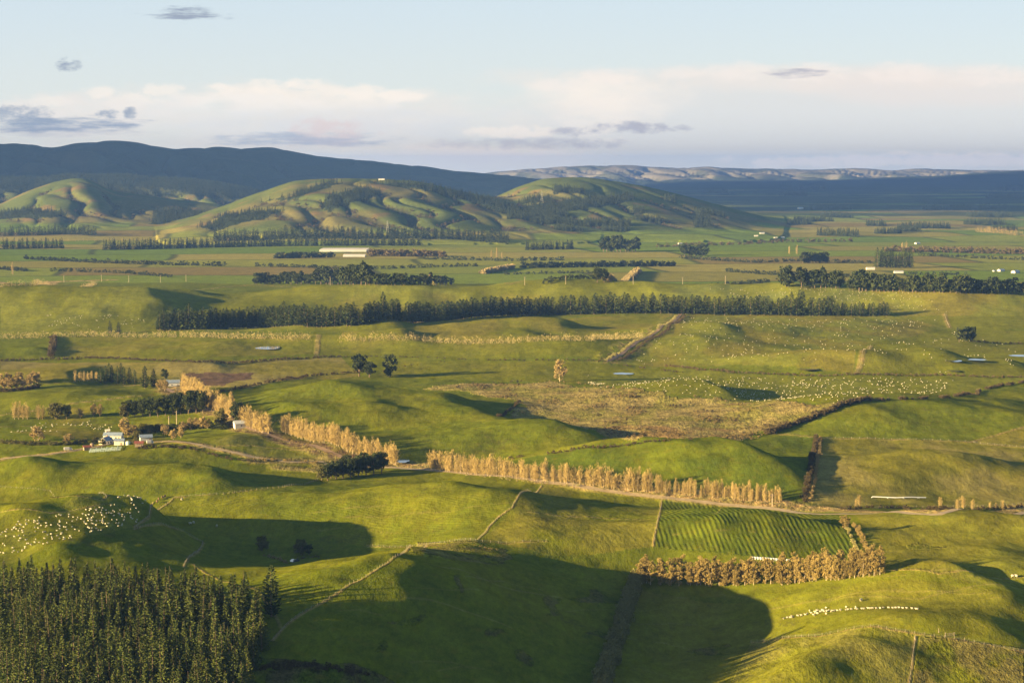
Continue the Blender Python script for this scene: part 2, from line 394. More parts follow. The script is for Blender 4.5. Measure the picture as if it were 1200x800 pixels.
field([(880,752),(960,745),(1040,737),(1075,745),(1065,830),(840,830)], GREEN2*.8+OLIVE*.2, DRY*.4+GREEN2*.6, scale=.6, rough=.2)
field([(1078,745),(1200,760),(1200,830),(1066,830)], DRY*.35+BROWN*.25+GREEN2*.3, GREEN2*.9, scale=.4, rough=.6)
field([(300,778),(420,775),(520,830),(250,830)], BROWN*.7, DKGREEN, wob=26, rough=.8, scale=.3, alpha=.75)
field([(480,637),(560,636),(600,645),(590,660),(520,655),(470,648)], DRY*.7, GREEN2, wob=6, rough=.8, scale=.3, alpha=.7)

ROAD = [(380,541),(440,545),(500,548),(560,554),(640,563),(700,571),(800,583),(900,593),(1000,600),(1100,601),(1200,598),(1300,594)]
DRIVE = [(-40,541),(0,538),(60,532),(110,524),(160,517),(200,517),(240,523),(290,534),(340,541),(380,541)]
LANE2 = [(195,455),(240,480),(290,500),(340,518),(400,535),(440,544)]
strip([(p[0], p[1] - 2) for p in ROAD], 20, TAN, DRY, wob=3, rough=1)
strip(DRIVE, 9, TAN, DRY*.8, wob=2, rough=1)
strip(LANE2, 26, DRY*.9, BROWN, wob=4, rough=1)
strip([(150,452),(185,450),(215,457),(260,474)], 14, TAN, DRY)
strip([(300,540),(380,540),(378,552),(330,548)], 16, DRY, DRY*.7, rough=1)
LANE = [(797,368),(772,386),(742,404),(713,423)]
strip(LANE, 34, DRY*.8, GREEN, wob=2, rough=1)
VERGES = [  # thin strips of rank grass along the fences
 [(635,568),(600,595),(585,605),(575,615),(560,632)], [(776,577),(771,610),(766,640)],
 [(500,638),(470,650),(440,668),(400,692),(360,715),(320,750)],
 [(205,583),(185,597),(175,605),(158,618)], [(158,620),(215,622),(238,635),(228,648),(215,664)],
 [(372,562),(330,571),(260,579),(205,583)], [(60,583),(120,586),(180,588)],
 [(880,752),(960,745),(1040,737),(1078,743),(1130,750),(1200,764)], [(1073,746),(1069,775),(1065,805)],
 [(1020,405),(1010,420),(1004,437)], [(1107,368),(1113,384)], [(373,392),(371,415)],
 [(1140,517),(1200,500)], [(960,513),(1060,515),(1140,518),(1200,524)], [(0,455),(90,448),(150,450)], [(0,487),(60,477),(110,470),(165,464)],
 [(0,500),(60,498),(130,497)], [(430,640),(500,638),(560,634),(640,634)], [(898,507),(957,512)], [(0,600),(60,601),(130,590)],
 [(620,600),(700,606),(770,607)], [(240,524),(300,522),(370,527)], [(1000,596),(1100,594),(1200,590)],
 [(225,660),(300,690),(330,735)], [(0,336),(300,333),(600,332),(900,328),(1200,332)],
 [(1030,668),(1100,672),(1200,676)],
]
for i, v_ in enumerate(VERGES):
    yy = v_[0][1]; w = 1.5 if yy > 540 else (3.5 if yy > 430 else 6)
    strip(v_, w, TAN * (.85 if i != 24 else 1.1), DRY, wob=.6, rough=.4, alpha=.7)
strip([(0,331),(60,330),(130,328)], 30, TAN*1.2, DRY)
for t_ in ([(500,660),(540,668),(600,690),(660,700)], [(480,700),(540,715),(600,735)], [(900,715),(980,700),(1060,690)], [(700,430),(900,418),(1000,412)], [(960,705),(1080,700),(1200,690)], [(400,605),(520,600),(620,590)]):
    strip(t_, 1.6, DRY, wob=2, rough=.2, alpha=.45)
for i_ in range(26):      # stock paths contouring the slopes
    a_, b_ = rng0.uniform(330, 1180), rng0.uniform(600, 790); L_ = rng0.uniform(40, 130); sl0 = rng0.uniform(-.12, .18)
    strip([(a_, b_), (a_ + L_ * .5, b_ + L_ * .5 * sl0 - 3), (a_ + L_, b_ + L_ * sl0)], 1.0, DRY, wob=4, rough=.2, alpha=rng0.uniform(.2, .5))
for (a_, b_, w1, h1) in [(655, 712, 26, 8), (585, 742, 18, 5), (690, 700, 20, 5), (480, 722, 22, 4), (545, 690, 26, 4), (440, 745, 16, 4), (610, 770, 20, 6), (1080, 640, 20, 4), (840, 765, 22, 5), (300, 740, 12, 5), (700, 745, 16, 5)]:
    field([(a_ - w1, b_), (a_ - w1 * .3, b_ - h1), (a_ + w1 * .6, b_ - h1 * .7), (a_ + w1, b_ + h1 * .3), (a_, b_ + h1)], BROWN * .9, GREEN * .7, wob=14, rough=.5, alpha=.5, scale=.2)

# thousands of faint stock paths and clumps
COL *= (1 + .10 * n2 + .10 * noise(GX / 11, GY / 17, 106))[..., None]
COL = np.clip(COL, .008, 1)

# ------------------------------------------------------------------ the sheet
def grid_mesh(name):
    me = bpy.data.meshes.new(name)
    co = np.stack([GX, GY, GZ], -1).reshape(-1, 3).astype(np.float32)
    idx = np.arange(NR * NC).reshape(NR, NC)
    q = np.stack([idx[:-1, :-1], idx[:-1, 1:], idx[1:, 1:], idx[1:, :-1]], -1).reshape(-1, 4)
    me.vertices.add(len(co)); me.vertices.foreach_set("co", co.ravel())
    me.loops.add(q.size); me.loops.foreach_set("vertex_index", q.ravel().astype(np.int32))
    me.polygons.add(len(q)); me.polygons.foreach_set("loop_start", np.arange(0, q.size, 4, dtype=np.int32))
    me.polygons.foreach_set("use_smooth", np.ones(len(q), bool))
    me.update()
    a = me.attributes.new("field", 'FLOAT_COLOR', 'POINT')
    a.data.foreach_set("color", np.concatenate([COL.reshape(-1, 3), np.ones((len(co), 1))], 1).astype(np.float32).ravel())
    for nm, arr in (("rowmask", ROWS), ("rowphase", PH), ("rough", ROUGH)):
        a = me.attributes.new(nm, 'FLOAT', 'POINT'); a.data.foreach_set("value", arr.ravel().astype(np.float32))
    return me

class NT:
    def __init__(s, tree): s.t = tree; s.n = tree.nodes; s.l = tree.links
    def new(s, typ, **kw):
        n = s.n.new(typ)
        for k, v in kw.items():
            if k in ('inputs',):
                for kk, vv in v.items():
                    if hasattr(vv, 'is_output') or isinstance(vv, bpy.types.NodeSocket): s.l.new(vv, n.inputs[kk])
                    else: n.inputs[kk].default_value = vv
            else: setattr(n, k, v)
        return n
    def math(s, op, a, b=None, c=None, clamp=False):
        n = s.n.new('ShaderNodeMath'); n.operation = op; n.use_clamp = clamp
        for i, v in enumerate((a, b, c)):
            if v is None: continue
            if isinstance(v, (int, float)): n.inputs[i].default_value = v
            else: s.l.new(v, n.inputs[i])
        return n.outputs[0]
    def mixc(s, f, a, b, blend='MIX'):
        n = s.n.new('ShaderNodeMix'); n.data_type = 'RGBA'; n.blend_type = blend; n.clamp_factor = True
        for i, v in ((0, f), (6, a), (7, b)):
            if isinstance(v, (int, float)): n.inputs[i].default_value = v
            elif isinstance(v, (tuple, list)): n.inputs[i].default_value = tuple(v) + ((1,) if len(v) == 3 else ())
            else: s.l.new(v, n.inputs[i])
        return n.outputs[2]
    def noise(s, vec, scale, detail=3, rough=.5):
        n = s.n.new('ShaderNodeTexNoise'); n.inputs['Scale'].default_value = scale; n.inputs['Detail'].default_value = detail; n.inputs['Roughness'].default_value = rough
        if vec is not None: s.l.new(vec, n.inputs['Vector'])
        return n.outputs[0]
    def ramp(s, v, a, b):
        n = s.n.new('ShaderNodeMapRange'); n.interpolation_type = 'SMOOTHSTEP'
        s.l.new(v, n.inputs[0]); n.inputs[1].default_value = a; n.inputs[2].default_value = b
        return n.outputs[0]

def material(name):
    m = bpy.data.materials.new(name); m.use_nodes = True
    nt = NT(m.node_tree); b = nt.n['Principled BSDF']
    b.inputs['Roughness'].default_value = .9; b.inputs['Specular IOR Level'].default_value = .15
    return m, nt, b

mg, nt, b = material("pasture")
att = nt.new('ShaderNodeAttribute', attribute_name="field")
rm = nt.new('ShaderNodeAttribute', attribute_name="rowmask"); rp = nt.new('ShaderNodeAttribute', attribute_name="rowphase"); rg = nt.new('ShaderNodeAttribute', attribute_name="rough")
geo = nt.new('ShaderNodeNewGeometry'); pos = geo.outputs['Position']
mp = nt.new('ShaderNodeMapping'); nt.l.new(pos, mp.inputs[0]); mp.inputs['Scale'].default_value = (1, .45, 1)
f1 = nt.noise(mp.outputs[0], .35, 4, .65)      # 3 m tufts
f2 = nt.noise(pos, .07, 4, .6)                 # 15 m patches
f3 = nt.noise(mp.outputs[0], 1.3, 2, .6)
swave = nt.math('SINE', nt.math('MULTIPLY', nt.math('ADD', rp.outputs['Fac'], nt.math('MULTIPLY', nt.noise(pos, .03, 3, .5), 1.6)), 2 * math.pi))
swave = nt.math('MULTIPLY', nt.math('MULTIPLY', swave, rm.outputs['Fac']), nt.ramp(f2, .3, .6))
val = nt.math('ADD', nt.math('MULTIPLY', nt.math('SUBTRACT', f1, .5), 1.1), nt.math('MULTIPLY', nt.math('SUBTRACT', f2, .5), .8))
val = nt.math('ADD', val, nt.math('MULTIPLY', nt.math('SUBTRACT', f3, .5), .7))
val = nt.math('MULTIPLY', val, nt.math('MULTIPLY_ADD', rg.outputs['Fac'], 1.6, 1.0))
val = nt.math('ADD', val, nt.math('MULTIPLY', swave, .12))
val = nt.math('MAXIMUM', nt.math('ADD', val, 1.0), .25)
vm = nt.new('ShaderNodeVectorMath', operation='SCALE'); nt.l.new(att.outputs['Color'], vm.inputs[0]); nt.l.new(val, vm.inputs['Scale'])
# dry and lush tufts shift the hue
f4 = nt.noise(pos, .022, 6, .72)
rush = nt.math('MULTIPLY', nt.ramp(f4, .56, .62), nt.ramp(f1, .45, .58))       # rush clumps and worn ground
hue0 = nt.mixc(nt.math('MULTIPLY', rush, .55), vm.outputs[0], (.055, .050, .016))
hue = nt.mixc(nt.math('MULTIPLY', nt.ramp(nt.noise(pos, .16, 5, .7), .5, .72), .35), hue0, (.165, .13, .014))
nt.l.new(hue, b.inputs['Base Color'])
h = nt.math('ADD', nt.math('MULTIPLY', f1, 1.0), nt.math('MULTIPLY', f3, .3))
h = nt.math('MULTIPLY', h, nt.math('MULTIPLY_ADD', rg.outputs['Fac'], 2.2, .55))
h = nt.math('ADD', h, nt.math('MULTIPLY', swave, .13))
bp = nt.new('ShaderNodeBump'); nt.l.new(h, bp.inputs['Height']); bp.inputs['Distance'].default_value = 1.0; bp.inputs['Strength'].default_value = .8
nt.l.new(bp.outputs[0], b.inputs['Normal'])
b.inputs['Roughness'].default_value = 1; b.inputs['Specular IOR Level'].default_value = 0
gme = grid_mesh("ground")
ground = bpy.data.objects.new("ground", gme); col.objects.link(ground); gme.materials.append(mg)
ground["kind"] = "structure"; ground["label"] = "rolling green pasture and farmland plain running back to blue hills"
# ------------------------------------------------------------------ helpers for things
def mesh_from(name, V_, F_, mats, mi=None, smooth=False):
    """V_ (n,3), F_ list/array of tris or quads"""
    me = bpy.data.meshes.new(name)
    V_ = np.asarray(V_, np.float32)
    if isinstance(F_, np.ndarray):
        k = F_.shape[1]; me.vertices.add(len(V_)); me.vertices.foreach_set("co", V_.ravel())
        me.loops.add(F_.size); me.loops.foreach_set("vertex_index", F_.ravel().astype(np.int32))
        me.polygons.add(len(F_)); me.polygons.foreach_set("loop_start", np.arange(0, F_.size, k, dtype=np.int32))
    else:
        me.from_pydata([tuple(v) for v in V_], [], F_)
    me.update(calc_edges=True)
    for m_ in (mats if isinstance(mats, (list, tuple)) else [mats]): me.materials.append(m_)
    if mi is not None: me.polygons.foreach_set("material_index", np.asarray(mi, np.int32))
    if smooth: me.polygons.foreach_set("use_smooth", np.ones(len(me.polygons), bool))
    return me
def link(name, data, parent=None, loc=None, rz=0.0, scale=None):
    o_ = bpy.data.objects.new(name, data); col.objects.link(o_)
    if parent is not None: o_.parent = parent
    if loc is not None: o_.location = loc
    o_.rotation_euler = (0, 0, rz)
    if scale is not None: o_.scale = scale if isinstance(scale, (tuple, list)) else (scale,) * 3
    return o_
def tag(o_, label, cat=None, group=None, kind=None):
    o_["label"] = label
    if cat: o_["category"] = cat
    if group: o_["group"] = group
    if kind: o_["kind"] = kind
    return o_

def leafmat(name, c1, c2, trans=.0, jitter=.25):
    m_, n_, b_ = material(name)
    oi = n_.new('ShaderNodeObjectInfo'); g_ = n_.new('ShaderNodeNewGeometry')
    nn = n_.noise(g_.outputs['Position'], .9, 3, .6)
    f = n_.math('ADD', n_.math('MULTIPLY', n_.ramp(nn, .3, .7), .6), n_.math('MULTIPLY', oi.outputs['Random'], .5), clamp=True)
    c_ = n_.mixc(f, c1, c2)
    k_ = n_.math('MULTIPLY_ADD', n_.math('FRACT', n_.math('MULTIPLY', oi.outputs['Random'], 7.31)), jitter * 2, 1 - jitter)
    vm_ = n_.new('ShaderNodeVectorMath', operation='SCALE'); n_.l.new(c_, vm_.inputs[0]); n_.l.new(k_, vm_.inputs['Scale'])
    n_.l.new(vm_.outputs[0], b_.inputs['Base Color']); b_.inputs['Roughness'].default_value = .8; b_.inputs['Specular IOR Level'].default_value = .1
    return m_
def plain(name, c1, c2=None, scale=1.0, rough=.8, spec=.2, metal=0):
    m_, n_, b_ = material(name)
    c2 = c2 or tuple(v * .7 for v in c1)
    tc_ = n_.new('ShaderNodeTexCoord')
    n_.l.new(n_.mixc(n_.ramp(n_.noise(tc_.outputs['Object'], scale, 4, .6), .35, .65), c1, c2), b_.inputs['Base Color'])
    b_.inputs['Roughness'].default_value = rough; b_.inputs['Specular IOR Level'].default_value = spec; b_.inputs['Metallic'].default_value = metal
    return m_
M = dict(
 spruce=leafmat("spruce_needles", (.036, .056, .014), (.085, .098, .022)),
 pine=leafmat("pine_needles", (.028, .042, .014), (.050, .064, .018)),
 cypress=leafmat("dark_foliage", (.022, .034, .012), (.050, .058, .018)),
 oliveleaf=leafmat("olive_foliage", (.070, .070, .022), (.12, .105, .03)),
 poplar=leafmat("bare_poplar_twigs", (.26, .190, .070), (.35, .255, .100), jitter=.15),
 willow=leafmat("russet_twigs", (.21, .150, .060), (.28, .205, .085), jitter=.2),
 hedgeleaf=leafmat('hedgerow_leaves', (.15, .145, .05), (.22, .20, .07), jitter=.2), autumn=leafmat("autumn_leaves", (.17, .13, .042), (.27, .195, .07), jitter=.25),
 hedge=leafmat("hedge_leaves", (.22, .20, .075), (.30, .26, .10), jitter=.1),
 gorse=leafmat("gorse", (.048, .038, .020), (.11, .080, .036), jitter=.2),
 bark=plain("bark", (.14, .10, .07), scale=3), palebark=plain("pale_bark", (.42, .34, .24), (.28, .22, .15), 3),
 farpine=leafmat("far_forest", (.024, .034, .016), (.042, .052, .022)),
 wool=plain("wool", (.42, .38, .28), (.34, .31, .22), 2.0), post=plain("weathered_post", (.24, .20, .14), (.16, .13, .09), 2),
 wire=plain("fence_wire", (.35, .34, .32), rough=.5, spec=.5), white=plain("white_paint", (.50, .48, .45), (.43, .41, .38), .4),
 cream=plain("cream_wall", (.70, .62, .50), (.6, .52, .42), .4), redroof=plain("roof_iron_red", (.22, .07, .05), (.17, .06, .04), .5),
 blueroof=plain("roof_iron_blue", (.14, .18, .24), (.20, .24, .30), .5), fartwig=leafmat('far_twigs', (.24, .19, .09), (.32, .25, .12), jitter=.2), greyroof=plain("roof_iron_grey", (.45, .47, .50), (.36, .38, .40), .5, rough=.5),
 glass=plain("window_glass", (.03, .04, .05), rough=.15, spec=.5), plastic=plain("greenhouse_film", (.40, .38, .36), (.34, .33, .31), .02, rough=.9, spec=.1),
 wrap=plain("bale_wrap", (.55, .56, .54), (.48, .49, .47), 2, rough=.4, spec=.4), rail=plain("painted_rail", (.55, .66, .60), (.44, .52, .48), 1),
 timber=plain("timber", (.30, .22, .15), (.22, .16, .11), 1), skin=plain("cattle_hide", (.10, .06, .04), (.16, .09, .05), 2), dark=plain("dark_metal", (.10, .10, .11)),
)
def tube(path, radii, n=6):
    """tapered tube through path points: V, F(quads)"""
    V_ = []; F_ = []
    path = [Vector(p) for p in path]
    for i, p in enumerate(path):
        t_ = (path[min(i + 1, len(path) - 1)] - path[max(i - 1, 0)]).normalized()
        a = t_.orthogonal().normalized(); b_ = t_.cross(a)
        for k in range(n):
            th = 2 * math.pi * k / n; V_.append(p + (a * math.cos(th) + b_ * math.sin(th)) * radii[i])
    for i in range(len(path) - 1):
        for k in range(n):
            F_.append((i * n + k, i * n + (k + 1) % n, (i + 1) * n + (k + 1) % n, (i + 1) * n + k))
    return V_, F_
class MB:
    def __init__(s): s.V = []; s.F = []; s.M = []
    def add(s, V_, F_, m_=0):
        o_ = len(s.V); s.V += [tuple(v) for v in V_]; s.F += [tuple(i + o_ for i in f) for f in F_]; s.M += [m_] * len(F_)
    def tube(s, path, radii, n=6, m_=0):
        V_, F_ = tube(path, radii, n); s.add(V_, F_, m_)
    def box(s, x0, x1, y0, y1, z0, z1, m_=0):
        s.add([(x0,y0,z0),(x1,y0,z0),(x1,y1,z0),(x0,y1,z0),(x0,y0,z1),(x1,y0,z1),(x1,y1,z1),(x0,y1,z1)],
              [(0,3,2,1),(4,5,6,7),(0,1,5,4),(1,2,6,5),(2,3,7,6),(3,0,4,7)], m_)
    def mesh(s, name, mats, smooth=False): return mesh_from(name, s.V, s.F, mats, s.M, smooth)

def leaves(cent, dirs, sl_, sw_, rng, quad=False):
    """one triangle or leaf-shaped quad per centre, long axis along dirs"""
    n = len(cent); d_ = dirs / (np.linalg.norm(dirs, axis=1, keepdims=True) + 1e-9)
    r = rng.normal(size=(n, 3)); s_ = np.cross(d_, r); s_ /= (np.linalg.norm(s_, axis=1, keepdims=True) + 1e-9)
    L = (sl_ * (0.7 + .6 * rng.rand(n)))[:, None] * .5; W = (sw_ * (.7 + .6 * rng.rand(n)))[:, None] * .5
    V_ = np.stack([cent - d_ * L, cent + s_ * W, cent + d_ * L, cent - s_ * W], 1).reshape(-1, 3)
    return V_, np.arange(4 * n).reshape(n, 4)
def jn(parts):
    V_ = []; F_ = []; o_ = 0
    for v, f in parts: V_.append(v); F_.append(f + o_); o_ += len(v)
    return np.concatenate(V_), np.concatenate(F_)

def conifer(rng, H=20., R=3.0, levels=34, per=10, leaf=.75, dens=5, taper=.85, base=.08, pine=False):
    parts = []; C_ = []; D_ = []
    for i in range(levels):
        t = i / (levels - 1.0); z = H * (base + (1 - base) * t ** .95)
        rad = R * ((1 - t) ** taper) * (.75 + .5 * rng.rand()) + .12
        if t < .12: rad *= .7 + t * 2.5
        k_ = max(4, int(per * (1 - .5 * t))); a0 = rng.rand() * 6.28
        for j in range(k_):
            a = a0 + 6.283 * j / k_ + rng.normal() * .15; rr = rad * (.75 + .45 * rng.rand())
            if pine and rng.rand() < .12: rr *= 1.3
            for q in range(dens):
                s_ = (q + rng.rand()) / dens; r_ = rr * (.25 + .75 * s_); dz = (-.10 if not pine else .18) * r_ + rng.normal() * .18
                C_.append((math.cos(a) * r_ + rng.normal() * .14, math.sin(a) * r_ + rng.normal() * .14, z + dz))
                D_.append((math.cos(a) + rng.normal() * .35, math.sin(a) + rng.normal() * .35, (.45 if pine else .30) + rng.normal() * .3))
    C_ = np.array(C_); D_ = np.array(D_)
    sc_ = leaf * (.55 + .45 * (1 - C_[:, 2] / H))
    return leaves(C_, D_, sc_ * 1.7, sc_ * .8, rng)
def clumpy(rng, H, W, base, nclump, per, leaf, shape=1.0, up=0.0):
    """broad crown: leaf clumps spread through an uneven volume"""
    C_ = []; D_ = []
    for i in range(nclump):
        while True:
            p = rng.uniform(-1, 1, 3)
            if np.dot(p, p) < 1 and np.dot(p, p) > .12: break
        zz = (p[2] * .5 + .5); cx = np.array([p[0] * W * .5, p[1] * W * .5, base + zz * (H - base)])
        cx[:2] *= .75 + .4 * rng.rand()
        rc = W * (.13 + .10 * rng.rand()) * shape
        q = rng.normal(size=(per, 3)); q /= np.linalg.norm(q, axis=1, keepdims=True); q[:, 2] = q[:, 2] * .75 + .1
        C_.append(cx + q * rc * (.6 + .5 * rng.rand(per, 1))); D_.append(q + rng.normal(size=(per, 3)) * .7 + np.array([0, 0, up]))
    C_ = np.concatenate(C_); D_ = np.concatenate(D_); C_[:, 2] = np.maximum(C_[:, 2], base * .6)
    return leaves(C_, D_, np.full(len(C_), leaf * 1.3), np.full(len(C_), leaf * .8), rng)
def bare(rng, H=18., R=2.0, n=420, base=.10):
    """leafless fastigiate poplar: fine upright twigs round ascending limbs"""
    C_ = []; D_ = []
    tops = [(rng.normal() * R * .45, rng.normal() * R * .45, H * (.62 + .38 * rng.rand())) for i in range(7)]
    for i in range(n):
        tx_, ty_, tz_ = tops[rng.randint(7)]; t = rng.rand() ** .85; z = tz_ * (base + (1 - base) * t)
        k_ = min(1, .25 + t * 1.1); sp_ = R * .42 * (1.1 - .6 * t)
        x_ = tx_ * k_ + rng.normal() * sp_; y_ = ty_ * k_ + rng.normal() * sp_
        C_.append((x_, y_, z)); D_.append((x_ * .06 + rng.normal() * .08, y_ * .06 + rng.normal() * .08, 1.0))
    n_ = len(C_)
    return leaves(np.array(C_), np.array(D_), np.full(n_, 2.0), np.full(n_, .13), rng)
def limbs(rng, H, base, r0, n=5, spread=.4, topz=.8):
    mb = MB(); mb.tube([(0, 0, -1.2), (0, 0, H * base), (rng.normal() * .2, rng.normal() * .2, H * .5), (rng.normal() * .3, rng.normal() * .3, H * topz)], [r0 * 1.25, r0, r0 * .6, r0 * .12], 7)
    for i in range(n):
        a = 6.283 * i / n + rng.rand(); z = H * (base + .35 * rng.rand()); L = H * spread * (.7 + .5 * rng.rand())
        mb.tube([(0, 0, z), (math.cos(a) * L * .4, math.sin(a) * L * .4, z + L * .35), (math.cos(a) * L * .75, math.sin(a) * L * .75, z + L * .9)], [r0 * .45, r0 * .25, r0 * .06], 5)
    return mb

PROTO = {}
def proto(kind, variants, mat, barkmat, crown, trunk):
    L = []
    for i in range(variants):
        rng = np.random.RandomState(abs(hash_(kind)) % 9999 + i)
        V_, F_ = crown(rng); cm = mesh_from(kind + "_crown", V_, F_, mat)
        tm = trunk(rng).mesh(kind + "_trunk", [barkmat], True)
        L.append((cm, tm))
    PROTO[kind] = L
def hash_(s): return sum((i + 1) * ord(c) for i, c in enumerate(s))
proto("spruce_tree", 7, M['spruce'], M['bark'], lambda r: conifer(r, 18, 3.3 + .8 * r.rand(), 34, 10, .72, 4, 1.0, .05), lambda r: limbs(r, 20, .1, .28, 0, topz=.95))
proto("pine_tree", 6, M['pine'], M['bark'], lambda r: conifer(r, 22, 4.2 + r.rand(), 22, 9, 1.3, 4, .55, .06, True), lambda r: limbs(r, 22, .1, .4, 0, topz=.9))
proto("poplar_tree", 6, M['poplar'], M['palebark'], lambda r: bare(r, 18, 2.0 + .6 * r.rand(), 820), lambda r: limbs(r, 18, .12, .2, 6, .35, .85))
proto("autumn_poplar", 6, M['autumn'], M['palebark'], lambda r: clumpy(r, 13.8, 6.4, .0, 52, 38, .48, .78, 1.6), lambda r: limbs(r, 13, .2, .2, 5, .3))
proto("macrocarpa", 5, M['cypress'], M['bark'], lambda r: clumpy(r, 16, 12, 2.5, 46, 60, .85, .8, .2), lambda r: limbs(r, 14, .12, .5, 6, .4))
proto("roundtree", 4, M['oliveleaf'], M['bark'], lambda r: clumpy(r, 9, 9, .6, 44, 60, .6, .8, .2), lambda r: limbs(r, 8, .12, .35, 5, .4))
proto("willow", 4, M['willow'], M['palebark'], lambda r: clumpy(r, 9, 7, .8, 34, 46, .5, .9, 1.2), lambda r: limbs(r, 8, .15, .22, 6, .35))
proto("shrub", 4, M['gorse'], M['bark'], lambda r: clumpy(r, 3.2, 4.5, .0, 18, 26, .5, .9, .4), lambda r: limbs(r, 2.6, .1, .08, 4, .4))
proto("farbroad", 4, M['cypress'], M['bark'], lambda r: clumpy(r, 17, 13, 1.5, 30, 26, 1.6, .9, .2), lambda r: limbs(r, 15, .12, .5, 4, .4))
_rr = random.Random(3)
def tree(kind, x, y, h=1.0, wd=None, label="", cat="tree", group=None, name=None, sink=0.0):
    cm, tm = _rr.choice(PROTO[kind]); z = float(zat(x, y)) - sink
    e = bpy.data.objects.new(name or kind, None); col.objects.link(e); e.location = (x, y, z); e.rotation_euler = (0, 0, _rr.uniform(0, 6.283)); e.empty_display_size = .5
    wd = wd if wd is not None else h; e.scale = (wd, wd, h)
    t_ = link("trunk", tm, e); c_ = link("crown", cm, e)
    tag(e, label, cat, group)
    return e
rng = np.random.RandomState(5)

# ------------------------------------------------------------------ the plantation, bottom left
wood_poly = poly([(-60, 705), (60, 702), (150, 704), (240, 712), (296, 722), (312, 745), (300, 790), (285, 850), (120, 900), (-90, 900)])
x0, y0 = wood_poly.min(0); x1, y1 = wood_poly.max(0)
pts = []
yv = y0
while yv < y1:
    xv = x0
    while xv < x1:
        pts.append((xv + rng.normal() * .9, yv + rng.normal() * 1.1)); xv += 5.9
    yv += 9.6
pts = np.array(pts)
def in_poly(P_, xy):
    m = np.zeros(len(P_), bool); n = len(xy)
    for i in range(n):
        a1, b1 = xy[i]; a2, b2 = xy[(i + 1) % n]
        if b1 == b2: continue
        m ^= ((b1 > P_[:, 1]) != (b2 > P_[:, 1])) & (P_[:, 0] < (a2 - a1) * (P_[:, 1] - b1) / (b2 - b1) + a1)
    return m
pts = pts[in_poly(pts, wood_poly)]
def proj(x, y, z):
    X = np.asarray(x, float); Y = np.asarray(y, float); Zz = np.asarray(z, float) - HC
    dep = Y * CT - Zz * ST; up = Y * ST + Zz * CT
    return 600 + FPX * X / dep, 400 - FPX * up / dep
zz = zat(pts[:, 0], pts[:, 1]); tx, ty = proj(pts[:, 0], pts[:, 1], zz + 17)
vis = (tx > -12) & (ty < 812)
pts = pts[vis]; order = np.argsort(-pts[:, 1]); pts = pts[order]
print("wood trees", len(pts))
for i, (x, y) in enumerate(pts):
    s_ = .82 + .36 * rng.rand()
    tree("spruce_tree", x, y, s_, s_ * (1.0 + .3 * rng.rand()), "dark green narrow spruce standing among its like in the dense plantation at the bottom left", "spruce", "spruces of the bottom left plantation")
e = tree("pine_tree", *P(318, 722)[:2], .95, 1.0, "dark lone pine standing apart just right of the spruce plantation", "pine")

# ------------------------------------------------------------------ long shelter belt across the middle
belt = poly([(187,387),(240,386),(300,384),(360,383),(420,381),(480,378),(545,373),(600,370),(640,369),(700,368),(760,367),(830,368),(900,369),(960,370),(1040,370)])
bp_ = resample(belt, 6.4, .5, rng)
for i, (x, y) in enumerate(bp_):
    s_ = 1.08 + .22 * rng.rand()
    if i > len(bp_) * .94: s_ *= .7
    tree("pine_tree", x + rng.normal() * .8, y + rng.normal() * 1.5, s_ * (1 + .18 * rng.normal() * (rng.rand() < .3)), s_ * 1.5, "dark pine standing close-set in the long shelter belt across the middle plain", "pine", "pines of the long shelter belt")
bp2 = resample(belt[:8], 9, .5, rng)
print("belt", len(bp_))
for i, (x, y) in enumerate(bp2[:30]):
    s_ = 1.05 + .2 * rng.rand(); tree("pine_tree", x + 3, y + 11, s_, s_, "dark pine standing close-set in the long shelter belt across the middle plain", "pine", "pines of the long shelter belt")

# ------------------------------------------------------------------ poplar rows
def row(kind, pts_, step, h, label, group, cat, jit=.5, off=(0, 0), sd=.8, name=None, hv=.14, wf=1.0):
    xy = resample(poly(pts_), step, jit, rng); n = 0
    for x, y in xy:
        s_ = h * (1 - hv + 2 * hv * rng.rand()); tree(kind, x + off[0] + rng.normal() * sd, y + off[1] + rng.normal() * sd, s_, s_ * wf, label, cat, group, name); n += 1
    print(group, n)
row("poplar_tree", [(215,458),(240,474),(262,488),(290,500),(312,508)], 4.4, .86, "leafless golden poplar in the row slanting behind the dark farm trees", "poplars slanting behind the farm trees", "poplar", wf=1.35, hv=.24)
row("poplar_tree", [(332,506),(370,518),(410,530),(440,538),(466,544)], 3.0, .8, "leafless golden poplar in the row slanting towards the clump of round trees", "poplars slanting towards the round clump", "poplar", wf=1.25, hv=.24)
row("poplar_tree", [(505,550),(540,554),(600,560),(660,566),(720,572),(770,577)], 3.1, .74, "leafless golden poplar in the left part of the long row beside the country road", "poplars beside the road, left part", "poplar", wf=1.3, hv=.22)
row("poplar_tree", [(773,577),(800,579),(840,583),(880,587),(914,588)], 2.4, .58, "short leafless golden poplar in the right part of the long row beside the country road", "poplars beside the road, right part", "poplar", wf=1.1, hv=.24)
for i, (a, b_, h_) in enumerate([(1007,593,.42),(1003,594,.36),(1102,596,.42),(1122,597,.42),(1129,596,.48),(1139,597,.38),(1160,597,.3),(1175,597,.36),(1167,597,.26)]):
    lab = ["right tree of the bare poplar pair by the road left of the irrigation pipe", "left tree of the bare poplar pair by the road left of the irrigation pipe", "slim bare poplar alone by the road, right of the white pipe"]
    tree("poplar_tree", *P(a, b_)[:2], h_, h_ * 1.3, lab[i] if i < 3 else "small bare golden poplar in the loose line by the road at the right edge", "poplar", None if i < 3 else "small poplars by the road at the right edge")
